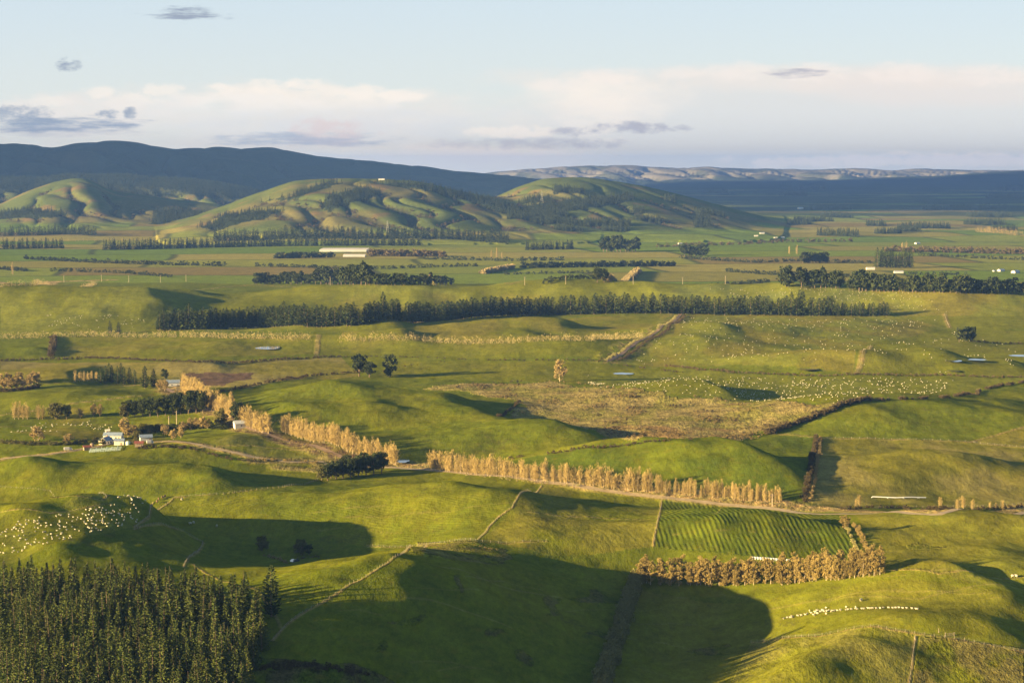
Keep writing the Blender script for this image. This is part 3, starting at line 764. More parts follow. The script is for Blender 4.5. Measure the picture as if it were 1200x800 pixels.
row("autumn_poplar", [(752,684),(790,686),(830,686),(870,685),(905,683),(950,681),(990,679),(1030,674)], 2.7, .98, "golden brown tree in the front row of trees above the diagonal hedge", "golden brown row of trees at lower right", "poplar", wf=.85, name="autumn_tree")
row("autumn_poplar", [(756,678),(800,680),(850,680),(905,677),(950,675),(1025,669)], 7, .9, "golden brown tree in the front row of trees above the diagonal hedge", "golden brown row of trees at lower right", "poplar", wf=.8, name="autumn_tree")

# ------------------------------------------------------------------ clumps and single trees
def clump(kind, items, label, cat, group, name=None, jit=3):
    for (a, b_, h_, w_) in items:
        x, y, _z = P(a, b_); tree(kind, x, y, h_, w_, label, cat, group, name)
clump("macrocarpa", [(384,563,.75,.8),(394,561,.8,.75),(402,560,.85,.8),(411,560,.85,.8),(420,558,.88,.8),(429,557,.88,.8),(438,556,.95,.85),(447,555,1.0,.8),(388,560,.7,.7),(408,556,.85,.8),(425,554,.9,.8)],
      "dark round cypress in the clump at the foot of the poplar row, beside the road", "cypress", "dark cypress clump beside the road", "cypress_tree")
clump("roundtree", [(377,563,1.15,.9)], "olive green round tree at the left end of the dark cypress clump", "tree", None, "broadleaf_tree")
clump("macrocarpa", [(150,488,.9,.8),(158,488,.85,.8),(167,488,.95,.8),(176,488,1.0,.8),(185,488,.95,.8),(194,487,1.05,.85),(203,486,1.1,.85),(212,485,1.15,.9),(221,485,1.2,.9),(230,484,1.2,.9),(238,484,1.15,.8),(205,482,1.0,.9),(225,481,1.1,.9)],
      "tall dark cypress in the windbreak behind the farmhouse paddock", "cypress", "dark cypress windbreak behind the farm", "cypress_tree")
clump("roundtree", [(145,490,1.3,.9)], "olive green round tree at the left end of the dark cypress windbreak", "tree", None, "broadleaf_tree")
clump("roundtree", [(258,498,1.45,1.2)], "left of two big rounded green trees between windbreak and poplars", "tree", None, "broadleaf_tree")
clump("macrocarpa", [(278,498,1.15,1.0)], "taller right one of two big rounded green trees beside the poplars", "tree", None, "broadleaf_tree")
clump("willow", [(272,481,1.7,.8)], "brown bare tree rising behind the two big rounded green trees", "tree", None, "bare_tree")
clump("pine_tree", [(118,449,.72,.75),(124,449,.78,.8),(131,449,.8,.8),(138,450,.8,.8),(145,450,.78,.8),(152,450,.74,.8),(158,451,.66,.7),(128,446,.8,.8),(142,446,.8,.8)], "dark pine in the short block left of the farm buildings, far side", "pine", "pines of the short block at left", None)
clump("pine_tree", [(170,455,.95,1.1)], "broad dark pine alone between the short pine block and the orange bush", "pine", None)
clump("pine_tree", [(180,454,.8,1.0)], "smaller dark pine right beside the broad lone pine near the orange bush", "pine", None)
clump("farbroad", [(193,446,.7,.5)], "small dark round tree standing behind the white shed above the lane", "tree", None, "broadleaf_tree")
clump("willow", [(187,457,1.1,.9),(193,458,1.2,.9)], "orange bare willow bush beside the lane below the white shed", "willow", "orange willows by the lane", "willow_tree")
clump("willow", [(5,456,1.3,1.1),(12,456,1.3,1.1),(19,455,1.3,1.1),(26,455,1.3,1.1),(33,454,1.25,1.0),(0,452,1.4,1.1),(10,451,1.4,1.1),(22,450,1.4,1.1)], "orange bare willow in the thicket at the left edge of the plain", "willow", "orange willow thicket at the left edge", "willow_tree")
clump("willow", [(38,450,1.2,1.),(44,449,1.2,1.),(41,447,1.2,1.)], "pale orange bare willow at the right end of the left edge thicket", "willow", "pale willows right of the thicket", "willow_tree")
clump("poplar_tree", [(88,447,.62,.8),(93,447,.62,.8),(98,447,.6,.8),(103,447,.6,.8),(108,447,.6,.8),(113,447,.58,.8)], "short golden poplar in the block beside the short pine block", "poplar", "golden poplar block beside the pines", None)
clump("poplar_tree", [(17,491,.82,1.0),(22,491,.85,1.0),(27,491,.8,1.),(32,491,.8,1.),(45,491,.7,1.0),(50,491,.66,.9)], "bare orange poplar left of the large round olive tree", "poplar", "orange poplars left of the round olive tree", None)
clump("roundtree", [(66,491,1.6,1.5)], "large round olive green tree beside orange poplars at the left", "tree", None, "broadleaf_tree")
clump("macrocarpa", [(78,491,.75,.7)], "dark round tree leaning against the large olive tree at the left", "tree", None, "broadleaf_tree")
clump("willow", [(94,490,1.0,.7)], "small brown bare tree right of the large round olive tree", "willow", None, "willow_tree")
clump("willow", [(110,488,1.2,.8),(117,488,1.25,.8)], "pale bare willow between the round olive tree and the windbreak", "willow", "pale willows left of the windbreak", "willow_tree")
clump("willow", [(45,517,1.25,1.5)], "low orange bush alone in the shaded paddock left of the farm", "bush", None, "willow_bush")
clump("willow", [(80,520,.9,1.0)], "brown straggly bush left of the stockyard", "bush", None, "willow_bush")
clump("willow", [(146,509,1.5,1.1)], "tall orange bare tree behind the farmhouse", "willow", None, "willow_tree")
clump("willow", [(150,512,1.1,1.0),(155,510,1.0,1.0)], "orange bush at the right foot of the tall orange tree behind the farmhouse", "bush", "orange bushes behind the farmhouse", "willow_bush")
clump("willow", [(193,511,1.1,.9)], "orange bare garden tree above the lane right of the farmhouse", "willow", None, "willow_tree")
clump("willow", [(203,515,.9,.8)], "second orange garden tree, closer to the lane than the first", "willow", None, "willow_tree")
clump("willow", [(212,513,1.1,.8)], "greyish pink bare garden tree, rightmost of the garden trees", "willow", None, "willow_tree")
clump("willow", [(224,503,1.0,.9),(231,502,1.0,.9),(237,502,1.1,.9),(243,502,.9,.9),(216,504,.8,.9)], "brown bare tree in the shrubbery right of the farm garden", "willow", "brown trees of the farm shrubbery", "willow_tree")
clump("roundtree", [(168,507,.8,.9),(176,507,.75,.9),(184,506,.75,.9),(160,513,.6,.8),(120,521,.5,.7),(112,519,.5,.7)], "dark garden shrub round the farm buildings", "shrub", "garden shrubs of the farm", "garden_shrub")
clump("roundtree", [(159,522,.75,.5)], "yellow green upright tree right of the white farmhouse", "tree", None, "broadleaf_tree")
clump("macrocarpa", [(421,441,1.45,1.4)], "broad dark macrocarpa, left and biggest of the pair out on the pasture", "cypress", None, "cypress_tree")
clump("macrocarpa", [(433,442,1.0,1.2)], "lower dark macrocarpa filling the gap right of the biggest one on the pasture", "cypress", None, "cypress_tree")
clump("farbroad", [(457,442,1.45,1.15)], "dark flat-topped tree with a bare stem, right of the broad macrocarpa", "tree", None, "broadleaf_tree")
clump("willow", [(656,447,2.3,1.9)], "lone reddish brown bare tree at the top edge of the marsh", "tree", None, "bare_tree")
clump("roundtree", [(307,645,.95,.85)], "small round tree with lit yellow top, left of the pond hollow", "tree", None, "broadleaf_tree")
clump("roundtree", [(353,650,.95,.9)], "small round tree with lit yellow crown right of the pond hollow", "tree", None, "broadleaf_tree")
clump("macrocarpa", [(362,650,.38,.42)], "dark bushy tree close behind the yellow-topped tree by the pond hollow", "tree", None, "broadleaf_tree")
clump("autumn_poplar", [(990,619,.62,.85)], "small golden conical tree at the head of the ditch by the road", "tree", None, "autumn_tree")
clump("pine_tree", [(129,391,.75,.75)], "left of two small dark pines in front of the left plain belt", "pine", None)
clump("pine_tree", [(139,391,.68,.85)], "right of two small dark pines in front of the left plain belt", "pine", None)
clump("farbroad", [(1124,401,1.0,.8),(1132,400,1.1,.8),(1139,400,1.1,.8)], "dark brown round bush in the clump at the right on the sheep plain", "tree", "round clump at the right on the plain", "broadleaf_tree")
clump("macrocarpa", [(700,331,1.5,1.2)], "left one of two dark round trees on the plain beside the tan slip", "tree", None, "broadleaf_tree")
clump("macrocarpa", [(708,331,1.4,1.2)], "right one of two dark round trees on the plain beside the tan slip", "tree", None, "broadleaf_tree")
# nearer far clumps, tree by tree
def frow(a, b_, n, h, kind, label, group, w=1.0, hv=.25, name="broadleaf_tree", cat="tree"):
    p0 = np.array(a, float); p1 = np.array(b_, float)
    for i in range(n):
        p = p0 + (p1 - p0) * (i + .5 + rng.uniform(-.3, .3)) / n; x, y, _ = P(p[0], p[1]); s_ = h * (1 + rng.uniform(-hv, hv)); tree(kind, x, y, s_, s_ * w, label, cat, group, name)
frow((297,333),(372,333), 14, 1.15, "farbroad", "dark round tree in the left part of the tree line under the greenhouses", "tree line under the greenhouses, left part")
frow((374,333),(436,334), 13, 1.7, "farbroad", "tall dark tree in the middle of the tree line under the greenhouses", "tree line under the greenhouses, tall middle")
frow((440,334),(530,334), 17, .95, "farbroad", "low dark tree in the right part of the tree line under the greenhouses", "tree line under the greenhouses, right part")
frow((502,334),(525,334), 6, .8, "poplar_tree", "short bare pinkish poplar in front of the right end of the tree line", "bare poplars at the end of the tree line", 1.5, name="poplar_tree", cat="poplar")
frow((920,336),(925,336), 2, 1.6, "farbroad", "dark tree at the left end of the tree line at the right of the plain", "left end pair of the right tree line")
frow((936,337),(988,338), 9, 1.7, "farbroad", "tall dark tree in the left group of the right hand tree line", "left group of the right tree line", .8)
frow((990,340),(1040,341), 7, .9, "farbroad", "low dark tree in the gap of the right hand tree line", "low trees of the right tree line", .9)
frow((1003,341),(1108,343), 20, 1.5, "farbroad", "dark tree in the dense middle group of the right hand tree line", "middle group of the right tree line")
frow((1112,343),(1200,345), 15, 1.3, "farbroad", "dark tree in the right group of the right hand tree line at the frame edge", "right group of the right tree line")
frow((1026,314),(1068,314), 11, 1.6, "pine_tree", "dark pine in the compact block on the right plain beside the white shed", "compact pine block on the right plain", .9, name="pine_tree", cat="pine")
frow((938,309),(970,308), 8, 1.3, "farbroad", "dark round tree in the small wood left of the compact pine block", "small wood left of the pine block")
frow((800,300),(826,300), 6, 1.5, "farbroad", "dark tree in the small wood in the middle of the right plain", "small wood mid right plain")
frow((706,295),(746,295), 10, 2.0, "farbroad", "dark tree in the round wood below the right green hill", "round wood below the right hill")

# ------------------------------------------------------------------ masses too far to count: belts and woods
def soup(name, mat, pos, hs, proto_vf, label, lean=None):
    """many small copies of leaf soups merged to one mesh"""
    Vs = []; Fs = []; o_ = 0
    k = rng.randint(0, len(proto_vf), len(pos)); a = rng.rand(len(pos)) * 6.283
    for j, (pv, pf) in enumerate(proto_vf):
        m_ = k == j
        if not m_.any(): continue
        p = pos[m_]; h_ = hs[m_][:, None]; c_, s_ = np.cos(a[m_])[:, None], np.sin(a[m_])[:, None]
        X = (pv[None, :, 0] * c_ - pv[None, :, 1] * s_) * h_ + p[:, None, 0]; Y = (pv[None, :, 0] * s_ + pv[None, :, 1] * c_) * h_ + p[:, None, 1]; Zq = pv[None, :, 2] * h_ + p[:, None, 2]
        n = len(p); Vs.append(np.stack([X, Y, Zq], -1).reshape(-1, 3)); Fs.append((pf[None] + (np.arange(n) * len(pv))[:, None, None] + o_).reshape(-1, 4)); o_ += n * len(pv)
    me = mesh_from(name, np.concatenate(Vs), np.concatenate(Fs), mat)
    o2 = link(name, me); tag(o2, label, None, None, "stuff"); return o2
r7 = np.random.RandomState(77)
SP_CON = [conifer(r7, 1.0 * 20, 3.6, 9, 6, 2.6, 2, .6, .05) for i in range(5)]
SP_CON = [(v / 20.0, f) for v, f in SP_CON]
SP_RND = [clumpy(r7, 10, 10, .3, 9, 9, 2.6, 1.0) for i in range(5)]; SP_RND = [(v / 10.0, f) for v, f in SP_RND]
SP_BARE = [bare(r7, 10, 1.6, 26, .02) for i in range(5)]; SP_BARE = [(v / 10.0 * np.array([2.2, 2.2, 1]), f) for v, f in SP_BARE]
SP_BUSH = [clumpy(r7, 10, 12, .0, 10, 12, 2.0, 1.0) for i in range(5)]; SP_BUSH = [(v / 10.0, f) for v, f in SP_BUSH]
def beltpos(pts_, step, rows_=1, gap=9):
    xy = resample(poly(pts_), step, .8, rng); out = []
    for r in range(rows_): out.append(np.stack([xy[:, 0] + rng.normal(size=len(xy)) * 2, xy[:, 1] + r * gap + rng.normal(size=len(xy)) * 3], 1))
    xy = np.concatenate(out); return np.column_stack([xy, zat(xy[:, 0], xy[:, 1]) - .5])
def mass(name, mat, lists, h, protos, label):
    pos = np.concatenate([beltpos(*l) for l in lists]); hs = h * (.75 + .5 * rng.rand(len(pos))); return soup(name, mat, pos, hs, protos, label)
mass("shelterbelt", M['farpine'], [([(122,293),(250,290),(300,289),(420,288),(490,288)], 9, 3, 14)], 24, SP_CON, "long dark pine belt at the foot of the middle hills, left of centre")
mass("shelterbelt", M['farpine'], [([(0,292),(40,291),(72,291)], 9, 3, 14)], 24, SP_CON, "dark pine belt on the plain at the left edge")
mass("shelterbelt", M['farpine'], [([(0,277),(60,275),(108,276)], 12, 3, 25)], 26, SP_CON, "dark pine belt under the left hills, higher than the other left one")
mass("shelterbelt", M['farpine'], [([(250,283),(320,281),(370,280),(450,280),(540,281),(594,286)], 11, 4, 22)], 27, SP_CON, "dark wood along the foot of the central hill")
mass("shelterbelt", M['farpine'], [([(616,293),(655,292),(672,292)], 9, 3, 12)], 20, SP_CON, "short dark belt on the plain below the two hills")
mass("shelterbelt", M['farpine'], [([(30,304),(110,308),(200,311),(264,312)], 8, 1, 9)], 9, SP_BUSH, "low dark hedge line crossing the left plain")
mass("shelterbelt", M['farpine'], [([(322,303),(390,302)], 6, 2, 9)], 12, SP_BUSH, "short clipped dark hedge left of the greenhouses")
mass("shelterbelt", M['gorse'], [([(435,300),(520,301)], 6, 2, 9)], 14, SP_BUSH, "brown hedge right of the greenhouses")
mass("shelterbelt", M['farpine'], [([(500,304),(600,306),(660,305)], 8, 1, 9)], 8, SP_BUSH, "thin low hedge line on the plain right of centre")
mass("shelterbelt", M['farpine'], [([(612,314),(700,313),(790,312)], 7, 2, 9)], 11, SP_BUSH, "clipped green hedge beside the tan slip on the plain")
mass("shelterbelt", M['farpine'], [([(590,322),(680,320),(700,321)], 8, 1, 9)], 6, SP_BUSH, "low hedge under the clipped green hedge")
mass("shelterbelt", M['farpine'], [([(960,276),(1005,278)], 9, 3, 14)], 22, SP_CON, "dark belt at the right foot of the right hill")
mass("shelterbelt", M['gorse'], [([(770,290),(860,287),(920,284),(1000,283)], 14, 1, 14)], 9, SP_BUSH, "ragged brown hedge at the foot of the right hill")
mass("shelterbelt", M['gorse'], [([(1040,295),(1100,296),(1200,298)], 10, 2, 14)], 13, SP_BUSH, "brown belt on the far right plain")
mass("shelterbelt", M['willow'], [([(1146,272),(1190,276),(1200,277)], 8, 2, 14)], 18, SP_BARE, "orange bare belt on the far right plain")
mass("shelterbelt", M['willow'], [([(0,281),(60,283),(150,284),(240,284),(300,285)], 16, 1, 14)], 12, SP_BARE, "pinkish bare trees strung along the left foot of the hills")
mass("shelterbelt", M['farpine'], [([(800,303),(880,308),(940,306),(1020,309)], 8, 1, 6),([(850,318),(900,322),(1000,325)], 7, 1, 6),([(1060,322),(1130,322)],8,1,10),([(640,333),(900,331)], 7, 1, 5),([(1080,300),(1200,305)], 8, 1, 5),([(60,318),(140,320),(200,325)],9,1,6),([(0,316),(30,318)],8,2,8),([(300,312),(420,316),(560,312)],8,1,6)], 7, SP_BUSH, "thin dark hedgerows between the paddocks of the far plain")
pc_ = []
for i in range(34):       # wooded blocks of the dim plain beyond the hills
    a = r7.uniform(620, 1230); b_ = r7.uniform(219, 264) if i % 3 else r7.uniform(258, 275)
    L = r7.uniform(10, 60); x, y, _ = P(a, b_)
    if y < 6000: continue
    n = int(L * 3); xs = x + r7.uniform(-.5, .5, n) * L * y / FPX; ys = y + r7.uniform(-.5, .5, n) * y * .012
    pc_.append(np.column_stack([xs, ys, zat(xs, ys)]))
pos = np.concatenate(pc_); soup("far_woods", M['farpine'], pos, 20 * (pos[:, 1] / 9000) ** .5 * (.7 + .6 * r7.rand(len(pos))), SP_CON, "dark woods and belts scattered over the dim plain beyond the right hill")
# forest cover on the hills
cand = np.argwhere((WOOD > .5) & (GY < 10400) & (np.abs(GX) < .30 * GY))
area = (np.gradient(YR)[:, None] * np.gradient(UC)[None, :] * WID(YR)[:, None])
pr_ = area[cand[:, 0], cand[:, 1]]; pr_ = pr_ * np.where(WOOD[cand[:, 0], cand[:, 1]] >= 1, 1 / 210., 1 / 420.)
pick = cand[r7.rand(len(cand)) < np.minimum(pr_, 1)]
print("hill trees", len(pick), pr_.max())
px_ = GX[pick[:, 0], pick[:, 1]] + r7.normal(size=len(pick)) * 6; py_ = GY[pick[:, 0], pick[:, 1]] + r7.normal(size=len(pick)) * 8
pos = np.column_stack([px_, py_, zat(px_, py_) - 1]); full = WOOD[pick[:, 0], pick[:, 1]] >= 1
soup("hill_forest", M['farpine'], pos[full], np.where(pos[full][:, 1] > 8800, 17, 16) * (.7 + .6 * r7.rand(full.sum())), SP_CON[:3], "dark pine woods covering gullies and ridges of the middle hills")
soup("hill_scrub", M['gorse'], pos[~full], 6.5 * (.6 + .8 * r7.rand((~full).sum())), SP_BUSH[:3], "brown gorse scrub growing in the gullies of the hills")
# far rows of bare poplars
mass("poplar_rows", M['fartwig'], [([(0,397),(90,395)], 3, 2, 6), ([(95,394),(220,395),(310,397),(326,397)], 3, 2, 6), ([(328,398),(362,398)], 3, 2, 6), ([(400,400),(470,400),(500,401)], 3, 2, 6), ([(500,400),(580,403),(690,400),(752,395)], 3.2, 2, 6)], 8.0, SP_BARE, "long thin rows of golden bare poplars across the middle plain")
mass("poplar_row", M['fartwig'], [([(0,336),(40,335),(110,334)], 4, 2, 6)], 9, SP_BARE, "row of golden bare poplars at the left edge below the far plain")
mass("poplar_row", M['fartwig'], [([(566,321),(600,315)], 4, 4, 8)], 8, SP_BUSH, "tan slanting slip of bare trees on the plain, left one")
mass("poplar_row", M['fartwig'], [([(712,330),(748,319)], 4, 4, 8)], 8, SP_BUSH, "tan slanting slip of bare trees on the plain, right one beside two dark trees")
# ------------------------------------------------------------------ hedges: one thing each
def hedge(pts_, mat, h, wd, label, step=None, protos=None, gaps=0.0, sink=.2, rows_=1, name="hedge"):
    step = step or wd * .55; xy = resample(poly(pts_), step, .8, rng)
    if gaps: xy = xy[noise(xy[:, 0] / 16, xy[:, 1] / 16, 9) > gaps - .5]
    xs = []
    for r in range(rows_): xs.append(xy + rng.normal(size=xy.shape) * wd * .22)
    xy = np.concatenate(xs); pos = np.column_stack([xy, zat(xy[:, 0], xy[:, 1]) - sink]); hs = h * (.65 + .7 * rng.rand(len(xy)))
    o_ = soup(name, mat, pos, hs, protos or HB, label); del o_["kind"]; o_["category"] = "hedge"; return o_
r8 = np.random.RandomState(8)
HB = [clumpy(r8, 10, 12, .0, 9, 16, 1.9, 1.0, .5) for i in range(5)]; HB = [(v / 10.0, f) for v, f in HB]
HN = [clumpy(r8, 10, 10, .0, 16, 34, 1.0, 1.0, .8) for i in range(5)]; HN = [(v / 10.0, f) for v, f in HN]
hedge([(746,676),(740,700),(730,730),(718,765),(706,800),(696,835)], M['hedgeleaf'], 5.0, 4.0, "thick olive brown hedge running down the slope from the golden tree row", step=1.5, protos=HN, rows_=2)
hedge([(957,513),(954,530),(950,552),(946,572),(942,588)], M['gorse'], 3.0, 3.0, "ragged brown hedge between the green hill and the tan paddock", step=1.9, protos=HN)
hedge([(962,513),(960,530),(957,552),(953,572),(949,588)], M['willow'], 2.0, 2.0, "low tan flax hedge on the sunless side of the ragged brown hedge", step=2.4, protos=HN)
hedge([(992,618),(998,632),(1006,648),(1010,660)], M['hedge'], 1.8, 2.0, "left bank hedge of the ditch below the golden conical tree", step=1.8, protos=HN)
hedge([(1001,617),(1010,632),(1018,648),(1022,658)], M['autumn'], 2.3, 2.2, "right bank hedge of the ditch below the golden conical tree", step=1.9, protos=HN)
hedge([(898,508),(915,503),(930,498),(946,492),(960,487),(980,479),(1000,472),(1020,469)], M['gorse'], 3.4, 7, "thick dark gorse hedge climbing right from the marsh", step=2.2, rows_=3, protos=HB)
hedge([(1020,469),(1050,469),(1080,468),(1110,466),(1130,463),(1150,457),(1175,452),(1200,448)], M['gorse'], 2.6, 5, "broken dark gorse hedge at the upper edge of the big green paddock", step=3, gaps=.35, rows_=2)
hedge([(780,429),(820,434),(860,437),(900,439),(960,441),(1000,439),(1050,440),(1100,440),(1150,442),(1200,442)], M['gorse'], 2.3, 3, "dark hedge line along the far edge of the sheep paddock", step=2.6)
hedge([(0,423),(40,422),(100,420),(150,421),(190,423),(230,425),(260,426),(300,424),(340,421),(400,418)], M['gorse'], 2.5, 3, "dark hedge line across the left plain behind the tan paddock", step=2.6)
hedge([(400,418),(450,418),(500,419),(560,422),(640,422),(700,423),(730,428),(760,432),(800,437)], M['gorse'], 1.8, 3, "broken low hedge line across the centre of the plain", step=3.4, gaps=.4)
hedge([(255,461),(275,457),(300,451),(330,446),(360,441),(400,438),(424,436)], M['gorse'], 2.6, 4, "dark hedge slanting up from the poplars to the macrocarpas", step=2.6)
hedge([(436,438),(470,430),(520,424)], M['gorse'], 1.4, 3, "sparse hedge right of the macrocarpas", step=5, gaps=.3)
hedge([(540,545),(580,541),(620,534),(660,530),(700,525),(740,521),(780,517),(810,515)], M['gorse'], 2.0, 3, "low brown hedge along the foot of the green hills behind the poplars", step=2.4, gaps=.2)
hedge([(810,515),(850,511),(898,508)], M['autumn'], 1.3, 3, "thin tan hedge along the lower edge of the marsh", step=3, gaps=.3)
hedge([(793,370),(770,387),(738,405),(709,423)], M['hedge'], 2.2, 3.5, "left hedge of the lane running up to the long shelter belt", step=3, gaps=.1)
hedge([(802,370),(782,387),(752,405),(723,423)], M['gorse'], 2.4, 4, "right hedge of the lane running up to the long shelter belt", step=3)
hedge([(63,395),(62,405),(60,418)], M['gorse'], 3.5, 6, "short dark double strip standing in for a fence and its shadow on the left plain", step=2.2, rows_=2)  # dark bushes put in place of a fence line and its cast shadow
hedge([(583,488),(592,484),(603,476),(609,470)], M['gorse'], 1.8, 3, "short hedge at the left tip of the marsh", step=2)
hedge([(640,447),(680,449),(720,455),(780,463),(850,470)], M['willow'], 1.6, 6, "patchy tan scrub along the far edge of the marsh", step=4, gaps=.45)
hedge([(565,449),(580,449),(610,447)], M['gorse'], 1.8, 4, "dark scrub bushes at the near end of the marsh top edge", step=4, gaps=.3)
hedge([(980,597),(1020,595),(1060,595),(1100,598),(1150,597),(1200,594)], M['gorse'], 2.0, 3, "dark brown roadside hedge at the right", step=2.2, gaps=.15)
hedge([(545,557),(600,563),(660,568),(720,574),(770,579),(840,586),(914,591)], M['hedge'], 1.3, 3, "rank grass hedge at the foot of the long poplar row", step=2.2, gaps=.2, protos=HB)
hedge([(330,515),(370,527),(410,538),(450,545)], M['willow'], 1.6, 4, "russet undergrowth beside the lane under the slanting poplars", step=2.6, gaps=.2)
hedge([(0,519),(30,521),(60,521),(85,521),(100,518)], M['oliveleaf'], 2.6, 4, "dark olive hedge in front of the shaded paddock at left", step=2, rows_=2)
hedge([(155,508),(180,504),(210,502),(240,501),(262,503)], M['cypress'], 3.6, 5, "dark shrubbery hedge between the farm garden and the far paddock", step=2.2, rows_=2)
hedge([(160,526),(190,524),(215,526)], M['gorse'], 2.4, 4, "brown garden hedge in front of the right farm shed", step=2)
hedge([(215,524),(240,530),(262,537),(300,541)], M['gorse'], 1.8, 3, "dark bank of scrub below the farm drive", step=2.2)
hedge([(300,538),(340,540),(372,543)], M['autumn'], 1.6, 6, "pale rushes along the drive near the round clump", step=2.2, rows_=2, gaps=.1)
hedge([(310,650),(325,655),(337,660)], M['willow'], 1.3, 3.5, "dark reddish scrub left of the pond in the hollow", step=1.4, protos=HN)
hedge([(350,655),(362,653),(372,652)], M['gorse'], 1.3, 3, "dark scrub right of the pond in the hollow", step=1.4, protos=HN)
hedge([(1138,400),(1165,402),(1200,403)], M['gorse'], 2.2, 5, "dark scrub beside the round clump on the right plain", step=3)
hedge([(0,459),(12,459),(30,457),(45,454)], M['gorse'], 3.2, 5, "dark undergrowth in front of the orange willow thicket", step=2.2, rows_=2)
hedge([(285,785),(330,780),(380,782),(430,790)], M['gorse'], 1.5, 6, "dark brown scrub at the bottom edge right of the plantation", step=1.5, rows_=3, protos=HN)
hedge([(500,640),(530,638),(560,639),(585,645)], M['autumn'], .7, 4, "tan rushes on the brow of the shaded hill", step=1.6, rows_=2, protos=HN, gaps=.3)

# ------------------------------------------------------------------ road
def ribbon(name, pts_, wd, mat, label, lift=.12, step=4):
    xy = resample(poly(pts_), step); t_ = np.gradient(xy, axis=0); t_ /= np.hypot(*t_.T)[:, None]; nrm = np.column_stack([-t_[:, 1], t_[:, 0]])
    V_ = []; K = 4
    for k in range(K + 1):
        p = xy + nrm * (k / K - .5) * wd; V_.append(np.column_stack([p, zat(p[:, 0], p[:, 1]) + lift]))
    V_ = np.concatenate(V_); n = len(xy); F_ = []
    for k in range(K):
        for i in range(n - 1): F_.append((k * n + i, (k + 1) * n + i, (k + 1) * n + i + 1, k * n + i + 1))
    F_ = np.array(F_)[:, ::-1].copy(); o_ = link(name, mesh_from(name, V_, F_, mat, smooth=True)); tag(o_, label, kind="structure"); return o_
M['gravel'] = plain("gravel", (.32, .245, .15), (.24, .18, .10), .3); M['dirt'] = plain("dirt_track", (.26, .17, .10), (.19, .13, .08), .2)
ribbon("road", [(a, b_ + 2) for a, b_ in ROAD], 5.5, M['gravel'], "gravel country road running past the poplar rows to the right")
ribbon("farm_drive", DRIVE, 3.5, M['gravel'], "gravel farm drive passing the farmstead")
ribbon("farm_lane", LANE2, 5, M['dirt'], "dirt lane under the slanting poplar row")
ribbon("farm_track", LANE, 5, M['dirt'], "dirt track between two hedges", .2)

# ------------------------------------------------------------------ water
mw_, nw, bw = material("water"); bw.inputs['Base Color'].default_value = (.05, .06, .06, 1); bw.inputs['Roughness'].default_value = .06; bw.inputs['Specular IOR Level'].default_value = .6
M['water'] = mw_
def pond(px, py, rx, ry, label, lift=.25):
    x, y, z = P(px, py); n = 26; a = np.linspace(0, 2 * np.pi, n, endpoint=False); rr = 1 + .35 * np.array([noise(math.cos(t) * 1.7 + px, math.sin(t) * 1.7, 4) for t in a])
    X = x + np.cos(a) * rx * rr; Y = y + np.sin(a) * ry * rr; zz = float(np.max(zat(X, Y))) * .5 + z * .5 + lift
    V_ = [(x, y, zz)] + list(zip(X, Y, [zz] * n)); F_ = [(0, i + 1, (i + 1) % n + 1) for i in range(n)]
    o_ = link("pond", mesh_from("pond", V_, F_, M['water'])); tag(o_, label, kind="structure")
pond(315, 408, 14, 20, "small pale pond on the left plain")
pond(345, 657, 2.6, 4.5, "tiny bright pond in the hollow between two round trees")
pond(946, 434, 10, 10, "pale puddle on the plain above the sheep paddock")
pond(1118, 424, 9, 10, "pale puddle right of the low shaded hill")
pond(1143, 423, 12, 8, "long pale puddle farther right of the low shaded hill")
pond(1118, 435, 7, 8, "small puddle beside the hedge at the right")
pond(1195, 417, 12, 12, "pale pond at the right frame edge")
pond(472, 541, 4.5, 10, "pale blue pond at the end of the slanting poplars")
pond(730, 438, 10, 10, "pale puddle near the lone bare tree")

# ------------------------------------------------------------------ fences: one mesh each
POSTS = {}
def fence(pts_, label, step=6.0, h=1.25, thick=.16, wires=True, name="fence"):
    xy = resample(poly(pts_), step); z = zat(xy[:, 0], xy[:, 1]); e = bpy.data.objects.new(name, None); col.objects.link(e); e.location = (xy[0, 0], xy[0, 1], z[0])
    o0 = (xy[0, 0], xy[0, 1], z[0])
    pm = POSTS.get(thick)
    if pm is None: mb = MB(); mb.tube([(0, 0, -.4), (0, 0, h)], [thick * .6, thick * .5], 6); mb.add([(0, 0, h + .03)] + [(math.cos(k) * thick * .5, math.sin(k) * thick * .5, h) for k in (0, 2.1, 4.2)], [(0, 1, 2), (0, 2, 3), (0, 3, 1)]); pm = POSTS[thick] = mb.mesh("fence_post", [M['post']])
    for (x, y), zz in list(zip(xy, z))[:99]: link("post", pm, e, (x - o0[0], y - o0[1], zz - o0[2]), rng.rand(), (1, 1, rng.uniform(.9, 1.15)))
    if wires:
        mb = MB()
        for k in (.4, .75, 1.1):
            for i in range(len(xy) - 1):
                a = (xy[i, 0] - o0[0], xy[i, 1] - o0[1], z[i] - o0[2] + k); b_ = (xy[i + 1, 0] - o0[0], xy[i + 1, 1] - o0[1], z[i + 1] - o0[2] + k); mb.tube([a, b_], [.012, .012], 3)
        link("wire", mb.mesh("fence_wire", [M['wire']]), e)
    tag(e, label, "fence")
